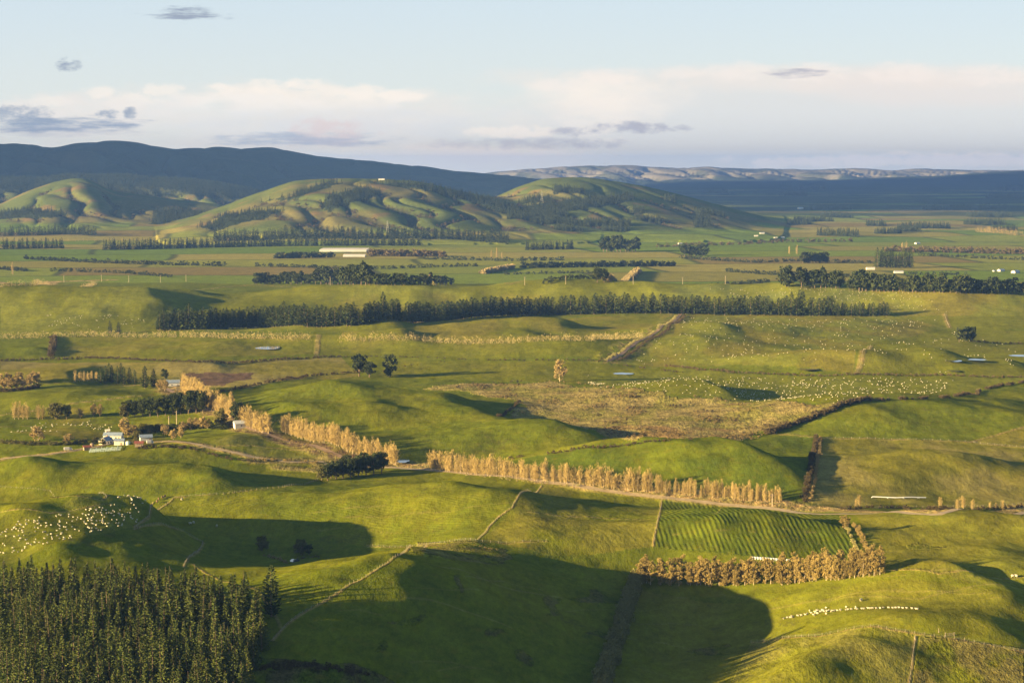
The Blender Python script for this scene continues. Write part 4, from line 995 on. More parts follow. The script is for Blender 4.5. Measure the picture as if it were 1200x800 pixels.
FL = [(0,"post and wire fence winding down from the poplar row over the green hill"),(1,"fence on the left edge of the ploughed dark green paddock"),(2,"fence descending from the tan brow towards the lone pine"),
 (3,"fence at the head of the crowded sheep slope"),(4,"zigzag fence above the plantation"),(5,"fence from the sheep slope to the cypress clump"),(7,"fence crossing the bright knoll at the bottom right"),(8,"fence dropping straight down the bottom right knoll"),
 (9,"short fence between two low hills on the right plain"),(10,"short fence below the long shelter belt at the right"),(13,"fence along the top of the tan paddock at right"),(15,"fence curving across the shaded left paddock"),(17,"fence along the brow above the dark hillside"),(22,"roadside fence at the right")]
for k, lab in FL: fence(VERGES[k], lab, step=4.2 if VERGES[k][0][1] > 540 else 6, thick=.15 if VERGES[k][0][1] > 540 else .2)
fence([(0,571),(60,576),(125,583)], "fence across the sunny slope at the left edge", 4)
# gate on the bottom right knoll
gx, gy, gz = P(1113, 745); e = bpy.data.objects.new("gate", None); col.objects.link(e); e.location = (gx, gy, gz); e.rotation_euler = (0, 0, .2); tag(e, "small wooden gate in the fence behind the bottom right knoll", "gate")
mb = MB(); [mb.box(s_ - .14, s_ + .14, -.14, .14, -.4, 1.7) for s_ in (-2, 2)]; link("gate_posts", mb.mesh("gate_posts", [M['post']]), e)
mb = MB(); [mb.box(-1.9, 1.9, -.04, .04, z_, z_ + .13) for z_ in (.25, .6, .95, 1.3)]; mb.box(-.05, .05, -.06, .06, .2, 1.45); link("gate_bars", mb.mesh("gate_bars", [M['post']]), e)
for (a, b_, lab) in [(1100,741,"single strainer post left of the wooden gate"),(1072,749,"tall strainer post on the crest of the bottom right knoll")]:
    x, y, z = P(a, b_); mb = MB(); mb.tube([(0, 0, -.4), (0, 0, 2.0)], [.17, .14], 8); mb.tube([(.5, 0, 0), (0, 0, 1.3)], [.07, .06], 6); o_ = link("strainer_post", mb.mesh("strainer_post", [M['post']]), None, (x, y, z)); tag(o_, lab, "post")

# ------------------------------------------------------------------ poles
def pole(px, py, h, label, group=None, steel=False):
    x, y, z = P(px, py); e = bpy.data.objects.new("utility_pole", None); col.objects.link(e); e.location = (x, y, z); e.rotation_euler = (0, 0, .3)
    mb = MB(); mb.tube([(0, 0, -.5), (0, 0, h)], [.34, .24], 8); link("shaft", mb.mesh("pole_shaft", [M['palebark']], True), e)
    mb = MB(); mb.box(-1.6, 1.6, -.12, .12, h - 1.2, h - .9); [mb.box(q - .08, q + .08, -.08, .08, h - .9, h - .55) for q in (-1.4, -.7, .7, 1.4)]; link("crossarm", mb.mesh("pole_crossarm", [M['timber']]), e)
    tag(e, label, "utility pole", group)
for a, b_ in [(75,331),(119,330),(151,331),(188,331),(218,330),(387,334),(442,334),(486,334),(492,334),(520,334),(615,334),(663,333),(742,333),(800,333),(850,333),(978,331),(1125,333)]:
    pole(a, b_, 13, "pale wooden power pole in the line along the edge of the far plain", "power poles along the far plain")
pole(207, 497, 11, "pale pole standing in the paddock behind the farmhouse"); pole(198, 499, 8, "short pole beside the farm shrubbery"); pole(905, 593, 8, "pole beside the road at the end of the poplar row")
def pylon(px, py, h, label):
    x, y, z = P(px, py); mb = MB(); w_ = h * .11
    for sx_ in (-1, 1):
        for sy_ in (-1, 1): mb.tube([(sx_ * w_, sy_ * w_, -.5), (sx_ * w_ * .25, sy_ * w_ * .25, h * .75), (0, 0, h)], [.35, .28, .2], 4)
    for k in (.15, .3, .45, .6):
        q = w_ * (1 - k); mb.tube([(-q, -q, h * k), (q, q, h * (k + .12))], [.15, .15], 4); mb.tube([(q, -q, h * k), (-q, q, h * (k + .12))], [.15, .15], 4)
    e = link("pylon", mb.mesh("pylon", [M['wire']]), None, (x, y, z)); tag(e, label, "pylon")
    mb = MB(); [mb.tube([(-s_, 0, h * k), (s_, 0, h * k)], [.2, .2], 4) for k, s_ in ((.7, h * .16), (.82, h * .13), (.93, h * .1))]; link("crossarms", mb.mesh("pylon_arms", [M['wire']]), e)
pylon(635, 238, 42, "lattice pylon on the wooded slope between the two hills")
pylon(454, 272, 34, "lattice pylon at the foot of the central hill")
for (a, b_, h_, lab) in [(15,322,1.9,"tall bare pale poplar on the far plain at the left edge"),(576,304,1.6,"left tall bare poplar standing on the plain below the hills"),(582,303,1.9,"middle tall bare poplar standing on the plain below the hills"),(588,304,1.4,"right tall bare poplar standing on the plain below the hills"),(925,298,1.7,"left of two tall bare poplars on the right plain"),(934,298,1.9,"right of two tall bare poplars on the right plain"),(1057,292,1.5,"left bare poplar before the brown belt on the far right plain"),(1062,292,1.6,"right bare poplar before the brown belt on the far right plain")]:
    tree("poplar_tree", *P(a, b_)[:2], h_ * .75, h_ * .55, lab, "poplar")

# ------------------------------------------------------------------ buildings
def house(px, py, w_, d_, h_, rise, rz, wall, roof, label, name="farm_building", wins=2, door=True, chimney=False, cat="building"):
    x, y, z = P(px, py); e = bpy.data.objects.new(name, None); col.objects.link(e); e.location = (x, y, z - .1); e.rotation_euler = (0, 0, rz); tag(e, label, cat)
    mb = MB(); mb.box(-w_/2, w_/2, -d_/2, d_/2, -1.5, h_)
    mb.add([(-w_/2, -d_/2, h_), (-w_/2, d_/2, h_), (-w_/2, 0, h_ + rise), (w_/2, -d_/2, h_), (w_/2, d_/2, h_), (w_/2, 0, h_ + rise)], [(0, 2, 1), (3, 4, 5)])
    link("wall", mb.mesh("wall", [wall]), e)
    ov = .5; t_ = .18; mb = MB(); sl__ = rise / (d_ / 2)
    for s_ in (-1, 1):
        ye = s_ * (d_/2 + ov); ze = h_ - ov * sl__ + .05
        V_ = [(-w_/2-ov, ye, ze), (w_/2+ov, ye, ze), (w_/2+ov, 0, h_+rise+.05), (-w_/2-ov, 0, h_+rise+.05)]; V_ += [(a, b_, c_ + t_) for a, b_, c_ in V_]
        mb.add(V_, [(0,1,2,3),(4,5,6,7),(0,1,5,4),(1,2,6,5),(2,3,7,6),(3,0,4,7)])
    ro = link("roof", mb.mesh("roof", [roof]), e)
    if chimney: mb = MB(); mb.box(w_*.2, w_*.2+.9, -.4, .5, h_, h_+rise+1.1); link("chimney", mb.mesh("chimney", [M['timber']]), ro)
    for i in range(wins):
        xx = -w_/2 + w_ * (i + .7) / (wins + .8); mb = MB(); mb.box(xx-.75, xx+.75, -d_/2-.06, -d_/2+.02, 1.0, 2.1); wn = link("window", mb.mesh("window", [M['white']]), e)
        mb = MB(); mb.box(xx-.62, xx+.62, -d_/2-.10, -d_/2-.05, 1.12, 1.98); link("pane", mb.mesh("pane", [M['glass']]), wn)
    if door: mb = MB(); mb.box(w_/2-2.4, w_/2-1.3, -d_/2-.08, -d_/2+.02, 0, 2.1); link("door", mb.mesh("door", [M['timber']]), e)
    return e
house(124, 520, 8, 7, 3.1, 2.2, 1.2, M['cream'], M['blueroof'], "white farmhouse with blue grey roof at the left of the farmstead", "farmhouse", chimney=True, cat="house")
house(140, 521, 7, 6, 3.4, 1.3, .05, M['cream'], M['blueroof'], "cream shed with blue grey roof, right of the farmhouse", "shed", 0, cat="shed")
house(133, 514, 14, 7, 3.0, 2.0, -.1, M['cream'], M['blueroof'], "long blue roofed house behind the white farmhouse", "farmhouse", 3, cat="house")
house(171, 516, 9, 6, 3.0, 1.6, .3, M['white'], M['blueroof'], "low blue grey shed right of the yellow green tree", "shed", 0, cat="shed")
house(126, 508, 3, 3, 2.6, .9, .3, M['cream'], M['cream'], "tiny cream hut behind the farmhouse", "hut", 0, cat="hut")
house(284, 500, 13, 7, 3.2, 2.0, .35, M['white'], M['greyroof'], "pale grey shed beside the slanting poplars", "shed", 1, cat="shed")
house(203, 452, 12, 8, 3.6, 2.2, .2, M['white'], M['blueroof'], "white shed with dark roof beside the lane above the poplars", "shed", 1, cat="shed")
house(1020, 316, 17, 9, 3.6, 1.6, .05, M['white'], M['white'], "white barn on the right plain beside the compact pine block", "barn", 0, False, cat="barn")
house(1053, 320, 18, 9, 3, 1.4, .0, M['white'], M['greyroof'], "long pale barn below the compact pine block", "barn", 0, False, cat="barn")
house(447, 211, 22, 10, 3.5, 1.5, .0, M['white'], M['white'], "white building on the skyline of the central hill", "barn", 0, False, cat="barn")
for i, (a, b_, s_, lab) in enumerate([(886,277,16,"white farmhouse at the left of the hamlet under the right hill"),(893,274,20,"large white barn in the hamlet under the right hill"),(909,279,14,"white cottage right of the hamlet under the right hill"),(917,279,16,"rightmost white cottage of the hamlet under the right hill"),(797,286,16,"small white house on the plain left of the right hamlet"),(938,245,40,"long white sheds on the dim plain beyond the right hill"),(1075,286,22,"white house on the far right plain beside dark trees"),(1173,318,22,"white house at the right frame edge of the plain"),(1190,320,26,"rightmost white house behind the right tree line"),(1165,318,12,"small dark roofed hut at the right of the plain")]):
    s_ *= .72; house(a, b_, s_, s_ * .5, s_ * .2, s_ * .12, .1 * i, M['white'], M['white'] if i % 2 == 0 else M['greyroof'], lab, "farmhouse" if "house" in lab or "cottage" in lab else "barn", 2, cat="house" if "house" in lab or "cottage" in lab else "barn")
# greenhouses: long film tunnels
def tunnels(px, py, n, L, w_, h_, label):
    x, y, z = P(px, py)
    for i in range(n):
        mb = MB(); K = 10; x_a = -L / 2
        V_ = []
        for xx in (-L/2, L/2):
            for k in range(K + 1): th = math.pi * k / K; V_.append((xx, -math.cos(th) * w_/2, math.sin(th) * h_))
        F_ = [(k, k + 1, K + 1 + k + 1, K + 1 + k) for k in range(K)] + [tuple(range(K + 1)), tuple(range(K + 1, 2 * K + 2))]
        mb.add(V_, F_); yy_ = y + i * w_ * 1.1; o_ = bpy.data.objects.new("greenhouse", None); col.objects.link(o_); o_.location = (x, yy_, float(zat(x, yy_)) + .1); tag(o_, label, "greenhouse", "greenhouses in " + label[-18:])
        link("film_cover", mb.mesh("film_cover", [M['plastic']]), o_); mb = MB(); mb.box(-L/2-.3, -L/2-.05, -1.5, 1.5, 0, 2.6); link("door", mb.mesh("door", [M['dark']]), o_)
tunnels(402, 295, 8, 118, 12, 6, "long white film greenhouse in the larger block on the plain")
tunnels(415, 301, 3, 52, 12, 5.5, "long white film greenhouse in the smaller front block")
# stockyard
def yard():
    x, y, z = P(124, 527); e = bpy.data.objects.new("stockyard", None); col.objects.link(e); e.location = (x, y, z); e.rotation_euler = (0, 0, .12); tag(e, "stockyard of pale green rails in front of the farmhouse", "stockyard")
    for i in range(6):
        for j in range(3):
            mb = MB(); x_ = -11 + i * 3.8; y_ = -9 + j * 5.5; dz = float(zat(x + x_, y + y_)) - z
            mb.box(x_, x_ + 3.2, y_ - .08, y_ + .08, dz + .35, dz + .5); mb.box(x_, x_ + 3.2, y_ - .08, y_ + .08, dz + .8, dz + .95); mb.box(x_, x_ + 3.2, y_ - .08, y_ + .08, dz + 1.25, dz + 1.42)
            mb.box(x_ - .12, x_ + .12, y_ - .12, y_ + .12, dz - .5, dz + 1.7); mb.box(x_ - .08, x_ + .08, y_, y_ + 5.3, dz + 1.0, dz + 1.3)
            link("rail_panel", mb.mesh("rail_panel", [M['rail']]), e)
yard()
# farm vehicles parked by the sheds
def van(px, py, L, c_, label):
    x, y, z = P(px, py); e = bpy.data.objects.new("parked_truck", None); col.objects.link(e); e.location = (x, y, z); e.rotation_euler = (0, 0, .3); tag(e, label, "truck")
    mb = MB(); mb.box(-L/2, L*.15, -1.1, 1.1, .8, 2.7); link("box_body", mb.mesh("box_body", [c_]), e)
    mb = MB(); mb.add([(L*.18,-1,.6),(L*.5,-1,.6),(L*.5,1,.6),(L*.18,1,.6),(L*.18,-1,2.3),(L*.36,-.9,2.3),(L*.36,.9,2.3),(L*.18,1,2.3),(L*.5,-1,1.4),(L*.5,1,1.4)], [(0,3,2,1),(4,5,6,7),(0,1,8,5,4),(3,7,6,9,2),(1,2,9,8),(8,9,6,5),(0,4,7,3)]); link("cab", mb.mesh("cab", [M['white']]), e)
    for s_ in (-L*.35, L*.35):
        for q in (-1, 1): mb = MB(); mb.tube([(s_, q*1.1-.12, .45), (s_, q*1.1+.12, .45)], [.45, .45], 12); link("wheel", mb.mesh("wheel", [M['dark']]), e)
van(80, 528, 6, M['white'], "white farm truck parked on the drive left of the stockyard")
van(176, 520, 5, M['white'], "small white truck parked right of the blue grey shed")
# silage bales behind the golden row
for i in range(15):
    a = 883 + i * 3.1; x, y, z = P(a, 655 + i * .22); r_ = .75; mb = MB(); mb.tube([(-.75, 0, r_), (-.70, 0, r_), (.70, 0, r_), (.75, 0, r_)], [r_ * .75, r_, r_, r_ * .75], 14)
    mb.add([(-.75, math.cos(q*.449)*r_*.75, r_+math.sin(q*.449)*r_*.75) for q in range(14)], [tuple(range(14))]); mb.add([(.75, math.cos(q*.449)*r_*.75, r_+math.sin(q*.449)*r_*.75) for q in range(14)], [tuple(range(14))])
    if i < 9 or i % 2: o_ = link("silage_bale", mb.mesh("silage_bale", [M['wrap']]), None, (x, y, z), .4); tag(o_, "white wrapped silage bale in the line behind the golden brown tree row", "silage bale", "white bales behind the golden row")
# irrigation pipe on the tan paddock
xy = resample(poly([(1022, 583), (1055, 584), (1085, 584)]), 5); z = zat(xy[:, 0], xy[:, 1]) + .7; mb = MB(); mb.tube(list(zip(xy[:, 0], xy[:, 1], z)), [.38] * len(xy), 8)
for (x, y), zz in list(zip(xy, z))[::2]: mb.tube([(x, y - .9, zz - .7), (x, y + .9, zz - .7)], [.5, .5], 8)
o_ = link("irrigation_pipe", mb.mesh("irrigation_pipe", [M['wrap']])); tag(o_, "long white irrigation pipe lying in the tan paddock by the road", "pipe")

# ------------------------------------------------------------------ animals
def animal(s, mat, name, body=(1.1, .36, .40), leg=.42):
    """one continuous body: trunk, neck, head and four jointed legs grown from a skin skeleton"""
    L, wv, hv = body; V_ = []; F_ = []; mb = MB()
    # barrel as a lofted tube from rump through neck to muzzle
    path = [(-L*.52, 0, leg+hv*.55), (-L*.46, 0, leg+hv*.58), (-L*.25, 0, leg+hv*.55), (L*.1, 0, leg+hv*.5), (L*.33, 0, leg+hv*.55), (L*.46, 0, leg+hv*.85), (L*.55, 0, leg+hv*1.15), (L*.70, 0, leg+hv*1.08), (L*.78, 0, leg+hv*.98)]
    mb.tube(path, [wv*.25, wv*.72, wv*1.0, wv*1.05, wv*.9, wv*.5, wv*.40, wv*.30, wv*.16], 10)
    for sx_ in (-L*.36, L*.30):
        for sy_ in (-1, 1):
            b_ = .06 if sx_ > 0 else -.08
            mb.tube([(sx_, sy_*wv*.45, leg+hv*.3), (sx_ - b_*.3, sy_*wv*.5, leg*.75), (sx_ + b_, sy_*wv*.5, leg*.42), (sx_ + b_*.3, sy_*wv*.5, 0)], [wv*.34, wv*.2, wv*.13, wv*.12], 6)
    for sy_ in (-1, 1): mb.tube([(L*.57, sy_*wv*.25, leg+hv*1.3), (L*.54, sy_*wv*.62, leg+hv*1.28)], [wv*.14, wv*.05], 5)
    mb.tube([(-L*.5, 0, leg+hv*.7), (-L*.58, 0, leg+hv*.3)], [wv*.14, wv*.1], 5)
    me = mb.mesh(name, [mat], True); return me
sheep_me = animal(1, M['wool'], "sheep"); graze_me = animal(1, M['wool'], "sheep", (1.15, .38, .36), .40); cow_me = animal(1, M['skin'], "cow", (2.1, .55, .8), .75); calf_me = animal(1, M['wool'], "cow", (2.1, .55, .8), .75)
def put(me, x, y, rz, s_, name, label, cat, group=None):
    o_ = link(name, me, None, (x, y, float(zat(x, y)) - .02), rz, s_); tag(o_, label, cat, group); return o_
line = resample(poly([(917,726),(935,722),(955,718),(975,716),(1000,714),(1030,713),(1060,713),(1076,714)]), 1.9, .9, rng)
for (x, y) in line: put(sheep_me, x, y + rng.normal() * .5, math.pi + rng.normal() * .35, .95, "sheep", "white sheep walking in the long file over the lower right knoll", "sheep", "sheep walking in file at lower right")
bl = poly([(930,722),(945,716),(985,711),(1000,712),(985,716),(955,721)])
for i in range(26):
    q = bl[rng.randint(len(bl))] * .5 + bl[rng.randint(len(bl))] * .5; put(sheep_me, q[0] + rng.normal() * 1.2, q[1] + rng.normal() * 2, rng.rand() * 6.28, .95, "sheep", "shaded sheep bunched beside the file at lower right", "sheep", "bunched sheep beside the file")
def scatter(pl, n, clus=0.0, seed=1):
    xy = poly(pl); r_ = np.random.RandomState(seed); lo, hi = xy.min(0), xy.max(0); out = []
    while len(out) < n:
        p = r_.uniform(lo, hi, (4000, 2)); p = p[in_poly(p, xy)]
        if clus: p = p[r_.rand(len(p)) < sstep(-.4, .5, noise(p[:, 0] / 28, p[:, 1] / 40, seed) + clus - .5)]
        out += list(p)
    return np.array(out[:n])
for (x, y) in scatter([(0,618),(60,604),(130,592),(200,582),(185,597),(160,616),(80,632),(0,655)], 235, 0, 3):
    put(sheep_me if rng.rand() < .5 else graze_me, x, y, rng.rand() * 6.28, rng.uniform(.72, .9), "sheep", "pale sheep grazing among the crowded flock on the sunny left slope", "sheep", "crowded flock on the left slope")
for i, (a, b_, lab) in enumerate([(223,614,"left one of three sheep out on the shaded slope"),(227,613,"middle one of three sheep out on the shaded slope"),(254,617,"right one of three sheep out on the shaded slope, farthest from the fence"),(213,586,"white animal beside the fence at the top of the shaded slope"),(884,596,"x")][:4]):
    x, y, z = P(a, b_); put(graze_me, x, y, rng.rand() * 6, 1.5, "sheep", lab, "sheep")
for i, (a, b_) in enumerate([(186,586),(190,584),(193,583),(184,589)]): x, y, z = P(a, b_); put(cow_me, x, y, rng.rand() * 6, 1.0, "cow", "brown cow beside the fence at the top of the left sheep slope", "cow", "brown cows at the top of the left slope")
for i, (a, b_) in enumerate([(1187,676),(1191,676),(1009,704)]): x, y, z = P(a, b_); put(graze_me, x, y, i * 2., 1.5, "sheep", ["left of two sheep grazing near the right frame edge","right of two sheep grazing near the right frame edge","lone sheep on the shaded slope above the walking file"][i], "sheep")
# far flocks: past counting
fl = np.concatenate([scatter([(700,455),(740,447),(790,441),(860,441),(960,444),(1080,443),(1120,446),(1100,460),(1020,467),(980,474),(860,468),(780,461)], 820, 0, 5),
  scatter([(720,425),(760,398),(800,372),(1000,374),(1100,374),(1010,404),(1000,434),(780,426)], 400, 0, 6), scatter([(1010,408),(1110,386),(1190,400),(1190,438),(1006,436)], 110, .2, 7),
  scatter([(820,336),(1060,340),(1120,366),(900,360)], 260, 0, 8), scatter([(10,498),(60,494),(140,492),(140,502),(80,506),(10,508)], 60, .3, 9), scatter([(20,372),(100,366),(170,372),(180,384),(60,384)], 70, .2, 10), scatter([(690,440),(720,448),(700,451),(680,446)], 40, .2, 11)])
bv = []; bf = []; tv = np.array([v.co[:] for v in graze_me.vertices]); tf = [tuple(p.vertices) for p in graze_me.polygons]
fa = np.array([f for f in tf if len(f) == 4]); zf = zat(fl[:, 0], fl[:, 1]); o_ = 0
for (x, y), z in zip(fl, zf):
    a = rng.rand() * 6.28; s_ = .85; c1_, s1_ = math.cos(a) * s_, math.sin(a) * s_
    bv.append(np.column_stack([tv[:, 0] * c1_ - tv[:, 1] * s1_ + x, tv[:, 0] * s1_ + tv[:, 1] * c1_ + y, tv[:, 2] * s_ + z])); bf.append(fa + o_); o_ += len(tv)
o_ = link("distant_flock", mesh_from("distant_flock", np.concatenate(bv), np.concatenate(bf), M['wool'], smooth=True)); tag(o_, "hundreds of tiny pale sheep dotted over the right hand plain", None, None, "stuff")

# ------------------------------------------------------------------ marsh tussocks
mt = scatter([(520,456),(560,450),(640,449),(700,455),(780,464),(860,472),(960,477),(955,486),(930,495),(898,506),(810,513),(735,514),(705,499),(640,489),(600,485),(610,470)], 2600, .1, 21)
pos = np.column_stack([mt, zat(mt[:, 0], mt[:, 1]) - .1]); k = rng.rand(len(pos))
soup("marsh_rushes", M['willow'], pos[k < .6], .9 * (.5 + rng.rand((k < .6).sum())), SP_BUSH, "tan rushes and tussocks covering the marsh")
soup("marsh_scrub", M['gorse'], pos[k > .93], 1.7 * (.5 + rng.rand((k > .93).sum())), SP_BUSH, "dark scrub patches scattered through the marsh")

for i, (a, b_, r_, h_, m_, lab) in enumerate([(150,521,1.6,2.4,'rail',"pale green round water tank right of the cream shed"),(108,523,1.5,2.2,'timber',"brown round water tank left of the farmhouse")]):
    x, y, z = P(a, b_); mb = MB(); mb.tube([(0,0,-.3),(0,0,h_),(0,0,h_+.35)], [r_, r_, r_*.35], 16); e = link("water_tank", mb.mesh("water_tank", [M[m_]]), None, (x, y, z)); tag(e, lab, "water tank")
    mb = MB(); mb.tube([(0,0,h_+.3),(0,0,h_+.5)], [r_*.4, r_*.3], 10); link("lid", mb.mesh("lid", [M['dark']]), e)
house(163, 523, 6, 5, 2.8, 1.2, .15, M['timber'], M['redroof'], "small rusty roofed shed at the right end of the stockyard", "shed", 0, cat="shed")
house(102, 527, 5, 4, 2.4, 1.0, .4, M['timber'], M['redroof'], "small rusty roofed hut at the left end of the stockyard", "hut", 0, cat="hut")
SUN_E=5.0; SKY_E=.045; EXPO=2.33; HAZE=2.6e-5; SKYSC=5.2
SHADES=[(-6500,15500,4500,3800),(-1500,14800,3500,3000),(3000,17500,3500,6500),(7000,17500,3500,6500),(3500,10500,2300,1500),(6500,10800,2300,1800),(-5200,10600,2600,1000),(-2600,10900,2000,900)]
# ------------------------------------------------------------------ light, sky, air
d = Vector((math.cos(SUN_AZ) * math.cos(SUN_EL), math.sin(SUN_AZ) * math.cos(SUN_EL), -math.sin(SUN_EL)))
sl_ = bpy.data.lights.new("sun", 'SUN'); sun = bpy.data.objects.new("sun", sl_); col.objects.link(sun)
sl_.energy = SUN_E; sl_.angle = math.radians(.5); sl_.color = (1.0, .74, .33)
sun.rotation_euler = d.to_track_quat('-Z', 'Y').to_euler()
w = bpy.data.worlds.new("World"); sc.world = w; w.use_nodes = True
wt = NT(w.node_tree); bg = wt.n['Background']; bg.inputs['Strength'].default_value = SKY_E
sky = wt.new('ShaderNodeTexSky', sky_type='NISHITA'); sky.sun_disc = False
sky.sun_elevation = SUN_EL; sky.sun_rotation = math.atan2(-math.cos(SUN_AZ), -math.sin(SUN_AZ)) % (2 * math.pi)
sky.altitude = 200; sky.air_density = 1.0; sky.dust_density = .6; sky.ozone_density = 1.5
tc = wt.new('ShaderNodeTexCoord'); sp = wt.new('ShaderNodeSeparateXYZ'); wt.l.new(tc.outputs['Generated'], sp.inputs[0])
yy = wt.math('MAXIMUM', sp.outputs[1], .02)
U = wt.math('DIVIDE', sp.outputs[0], yy); V = wt.math('DIVIDE', sp.outputs[2], yy)   # bearing and elevation as tangents
cv = wt.new('ShaderNodeCombineXYZ'); wt.l.new(U, cv.inputs[0]); wt.l.new(V, cv.inputs[1])
def nz(sx, sy, scale, det=6, rough=.6, off=0):
    m_ = wt.new('ShaderNodeMapping'); wt.l.new(cv.outputs[0], m_.inputs[0]); m_.inputs['Scale'].default_value = (sx, sy, 1); m_.inputs['Location'].default_value = (off, off * .7, off)
    return wt.noise(m_.outputs[0], scale, det, rough)
NA = nz(1, 2.2, 16, 10, .68); NB = nz(1, 3.5, 40, 8, .6, 3.3); ND = nz(1, 2.0, 90, 8, .7, 5.1); NS = nz(.45, 3.2, 90, 7, .65, 9.1); NC_ = nz(1, 1.6, 5, 5, .55, 7.7)
def band(px, py, rx, ry, amp=1.2, nsrc=None, lo=.0, hi=.6, flat_base=False):
    """soft elliptical cloud mask about a bearing and elevation given in frame pixels"""
    sx, sz = ray(px, py)
    a = wt.math('DIVIDE', wt.math('SUBTRACT', U, float(sx)), rx / FPX)
    v0 = wt.math('SUBTRACT', V, float(sz))
    if flat_base:
        up = wt.math('DIVIDE', wt.math('MAXIMUM', v0, 0.0), ry / FPX); dn = wt.math('DIVIDE', wt.math('MAXIMUM', wt.math('MULTIPLY', v0, -1.0), 0.0), ry * .35 / FPX)
        bb = wt.math('ADD', up, dn)
    else: bb = wt.math('DIVIDE', v0, ry / FPX)
    r = wt.math('ADD', wt.math('MULTIPLY', a, a), wt.math('MULTIPLY', bb, bb))
    t = wt.math('ADD', wt.math('SUBTRACT', 1.0, r), wt.math('MULTIPLY', wt.math('SUBTRACT', nsrc if nsrc is not None else NA, .5), amp * 4.2))
    return wt.ramp(t, lo, hi)
skyc = sky.outputs[0]
# clouds as part of the sky dome, placed by bearing and elevation
def lay(base, mask, colr, op): return wt.mixc(wt.math('MULTIPLY', mask, op), base, colr)
S = SKYSC
def cl(r, g, b): return (r * S, g * S, b * S)
gr = wt.ramp(V, -.01, .10)
base = wt.mixc(gr, cl(.74, .74, .68), cl(.57, .66, .74))
skyc = wt.mixc(.85, sky.outputs[0], base)
up = wt.ramp(sp.outputs[2], .10, .45)      # overhead the clear blue dome
CREAM = cl(.80, .72, .64); WHITE = cl(.92, .81, .69); GREY = cl(.60, .60, .60); DGREY = cl(.27, .31, .39); MAUVE = cl(.44, .42, .46); PINK = cl(.82, .70, .62)
c_ = skyc
c_ = lay(c_, band(600, 190, 1800, 30, .3, NC_, 0, 1.2), cl(1.02, .88, .68), .9)
c_ = lay(c_, band(950, 150, 520, 75, .5, NC_, 0, 1.0), cl(.70, .68, .64), .85)
c_ = lay(c_, band(900, 92, 420, 20, .6, NA, 0, 1.2), CREAM, .7)
c_ = lay(c_, band(720, 112, 120, 36, .6, NA, 0, 1.2), WHITE, .75)
c_ = lay(c_, band(330, 145, 460, 50, .6, NA, 0, 1.2), CREAM, .8)
c_ = lay(c_, band(350, 114, 190, 20, .8, NB, 0, 1.1), WHITE, .75)
for (a_, b_, r_) in [(120,108,26),(190,106,30),(262,104,24),(318,101,34),(352,98,26),(420,108,34),(470,112,30),(60,118,30),(150,118,40)]: c_ = lay(c_, band(a_, b_, r_, r_ * .30, 1.0, ND, 0, .9), cl(.94, .83, .71), .55)
c_ = lay(c_, band(200, 125, 300, 18, .8, NB, 0, 1.4), cl(.84, .80, .74), .5)
c_ = lay(c_, band(80, 128, 160, 26, .9, NB, 0, 1.2), CREAM, .55)
c_ = lay(c_, band(430, 150, 260, 30, .9, NB, 0, 1.4), cl(.68, .68, .68), .5)
c_ = lay(c_, band(1120, 100, 200, 28, .9, NC_, 0, 1.2), PINK, .45)
for (a_, b_, r_) in [(660,100,40),(720,90,46),(790,86,40),(860,84,50),(960,86,50),(1060,86,60),(1160,90,60)]: c_ = lay(c_, band(a_, b_, r_, r_ * .26, .9, ND, 0, 1.1), cl(.90, .79, .70), .45)
c_ = lay(c_, band(700, 135, 60, 40, .9, NB, 0, 1.3), WHITE, .5)
for (a_, b_, r_) in [(900,192,30),(960,189,40),(1010,190,40),(1060,188,30),(1110,189,40),(1160,187,46),(1200,187,40)]: c_ = lay(c_, band(a_, b_, r_, r_ * .24, .9, ND, 0, .9), cl(1.0, .86, .72), .75)
c_ = lay(c_, band(1080, 190, 260, 12, 1.0, ND, 0, .9, flat_base=True), cl(1.0, .86, .72), .8)
c_ = lay(c_, band(560, 188, 170, 26, .8, ND, 0, 1.0), WHITE, .85)
c_ = lay(c_, band(560, 180, 90, 14, 1.0, ND, 0, .9), cl(.90, .78, .68), .6)
c_ = lay(c_, band(620, 168, 140, 9, .9, ND, 0, 1.3), MAUVE, .7)
c_ = lay(c_, band(600, 155, 60, 9, 1.0, ND, 0, .9), WHITE, .8)
c_ = lay(c_, band(60, 152, 130, 11, .8, NS, 0, 1.4), MAUVE, .7)
c_ = lay(c_, band(60, 146, 120, 11, .9, NS, 0, 1.2), DGREY, .95)
c_ = lay(c_, band(18, 134, 60, 12, 1.1, ND, 0, 1.4), DGREY, .85)
c_ = lay(c_, band(125, 134, 14, 7, 1.1, ND, 0, 1.3), DGREY, .85)
c_ = lay(c_, band(153, 133, 9, 9, 1.1, ND, 0, 1.3), DGREY, .85)
c_ = lay(c_, band(345, 163, 125, 10, .9, NS, 0, 1.2), cl(.42, .45, .51), .9)
c_ = lay(c_, band(390, 155, 60, 20, 1.0, ND, 0, 1.2), cl(.74, .61, .56), .9)
c_ = lay(c_, band(385, 165, 70, 7, .9, NS, 0, 1.2), cl(.47, .47, .52), .8)
c_ = lay(c_, band(740, 150, 58, 8, 1.0, ND, 0, 1.2), MAUVE, .95)
c_ = lay(c_, band(795, 151, 20, 5, 1.0, ND, 0, 1.2), MAUVE, .9)
c_ = lay(c_, band(216, 17, 75, 8, 1.5, NS, 0, 1.5), DGREY, .9)
c_ = lay(c_, band(78, 77, 17, 9, 1.3, ND, 0, 1.4), DGREY, .95)
c_ = lay(c_, band(935, 86, 42, 6, 1.2, NS, 0, 1.5), MAUVE, .9)
c_ = lay(c_, band(670, 155, 28, 7, 1.1, ND, 0, 1.3), MAUVE, .8)
skyf = wt.mixc(up, c_, sky.outputs[0])
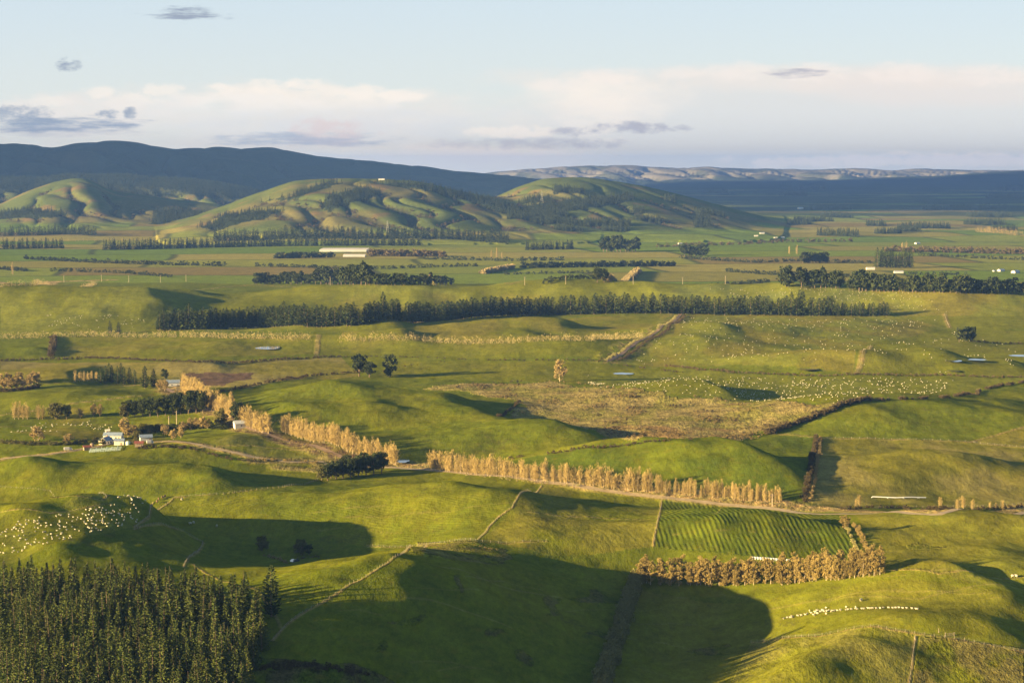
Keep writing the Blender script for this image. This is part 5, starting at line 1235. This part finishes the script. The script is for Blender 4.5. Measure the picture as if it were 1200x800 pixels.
front = wt.ramp(sp.outputs[1], -.05, .25)
skyf = wt.mixc(front, sky.outputs[0], skyf)
wt.l.new(skyf, bg.inputs['Color'])

# cloud decks high over the plain (outside the frame): their shade dims the far ranges
mc, ntc, bc = material("cloud"); bc.inputs['Base Color'].default_value = (.85, .85, .85, 1); bc.inputs['Roughness'].default_value = 1
rc = np.random.RandomState(99)
def cloud_deck(name, blobs, z0, label):
    import bmesh
    Vs = []; Fs = []; o_ = 0
    bm = bmesh.new(); bmesh.ops.create_icosphere(bm, subdivisions=4, radius=1); bv = np.array([v.co[:] for v in bm.verts]); bf_ = np.array([[v.index for v in f.verts] for f in bm.faces]); bm.free()
    for (x, y, rx, ry, h_) in blobs:
        v = bv.copy(); k_ = 1 + .30 * fbm(v[:, 0] * 2 + x / 900, v[:, 1] * 2 + y / 900 + v[:, 2], 5, 4); v *= k_[:, None]
        v[:, 2] = np.where(v[:, 2] < 0, v[:, 2] * .25, v[:, 2]); v = v * [rx, ry, h_] + [x, y, z0]
        Vs.append(v); Fs.append(bf_ + o_); o_ += len(v)
    o2 = link(name, mesh_from(name, np.concatenate(Vs), np.concatenate(Fs), mc, smooth=True)); tag(o2, label, None, None, "stuff")
TN = math.tan(SUN_EL); CZ = 2700.0; off = np.array([math.cos(SUN_AZ), math.sin(SUN_AZ)]) * CZ / TN
bl_ = []
def shade(px, py, Dist, rx, ry): 
    sx, sz = ray(px, py); X = float(sx) * Dist; bl_.append((X - off[0], Dist - off[1], rx, ry, 380))
for (X, Y, rx, ry) in SHADES: bl_.append((X - off[0], Y - off[1], rx, ry, 380))
if bl_: cloud_deck("clouds", bl_, CZ, "pale cumulus deck high over the plain whose shade falls on the far ranges")

# the air: even haze in a closed box round everything
hz = bpy.data.materials.new("haze"); hz.use_nodes = True; hn = NT(hz.node_tree)
hn.n.remove(hn.n['Principled BSDF']); pv = hn.new('ShaderNodeVolumePrincipled'); pv.inputs['Density'].default_value = HAZE; pv.inputs['Color'].default_value = (.15, .31, .86, 1); pv.inputs['Anisotropy'].default_value = .0
hn.l.new(pv.outputs[0], hn.n['Material Output'].inputs['Volume'])
mb = MB(); xm = float(np.abs(GX).max()) + 500
mb.box(-xm, xm, -3600, float(YR[-1]) + 800, float(GZ.min()) - 2, float(max(GZ.max() + 25, HC + 30)))
ho = link("haze", mb.mesh("haze", [hz])); ho["kind"] = "stuff"; ho["label"] = "thin blue evening haze over the whole plain"
sc.view_settings.view_transform = 'Standard'; sc.view_settings.look = 'None'; sc.view_settings.gamma = 1.0
sc.view_settings.use_curve_mapping = False
sc.view_settings.exposure = EXPO
sc.cycles.use_denoising = True
sc.cycles.max_bounces = 4; sc.cycles.diffuse_bounces = 2; sc.cycles.glossy_bounces = 1; sc.cycles.volume_bounces = 0; sc.cycles.transparent_max_bounces = 8
sc.cycles.caustics_reflective = False; sc.cycles.caustics_refractive = False
sc.render.film_transparent = False
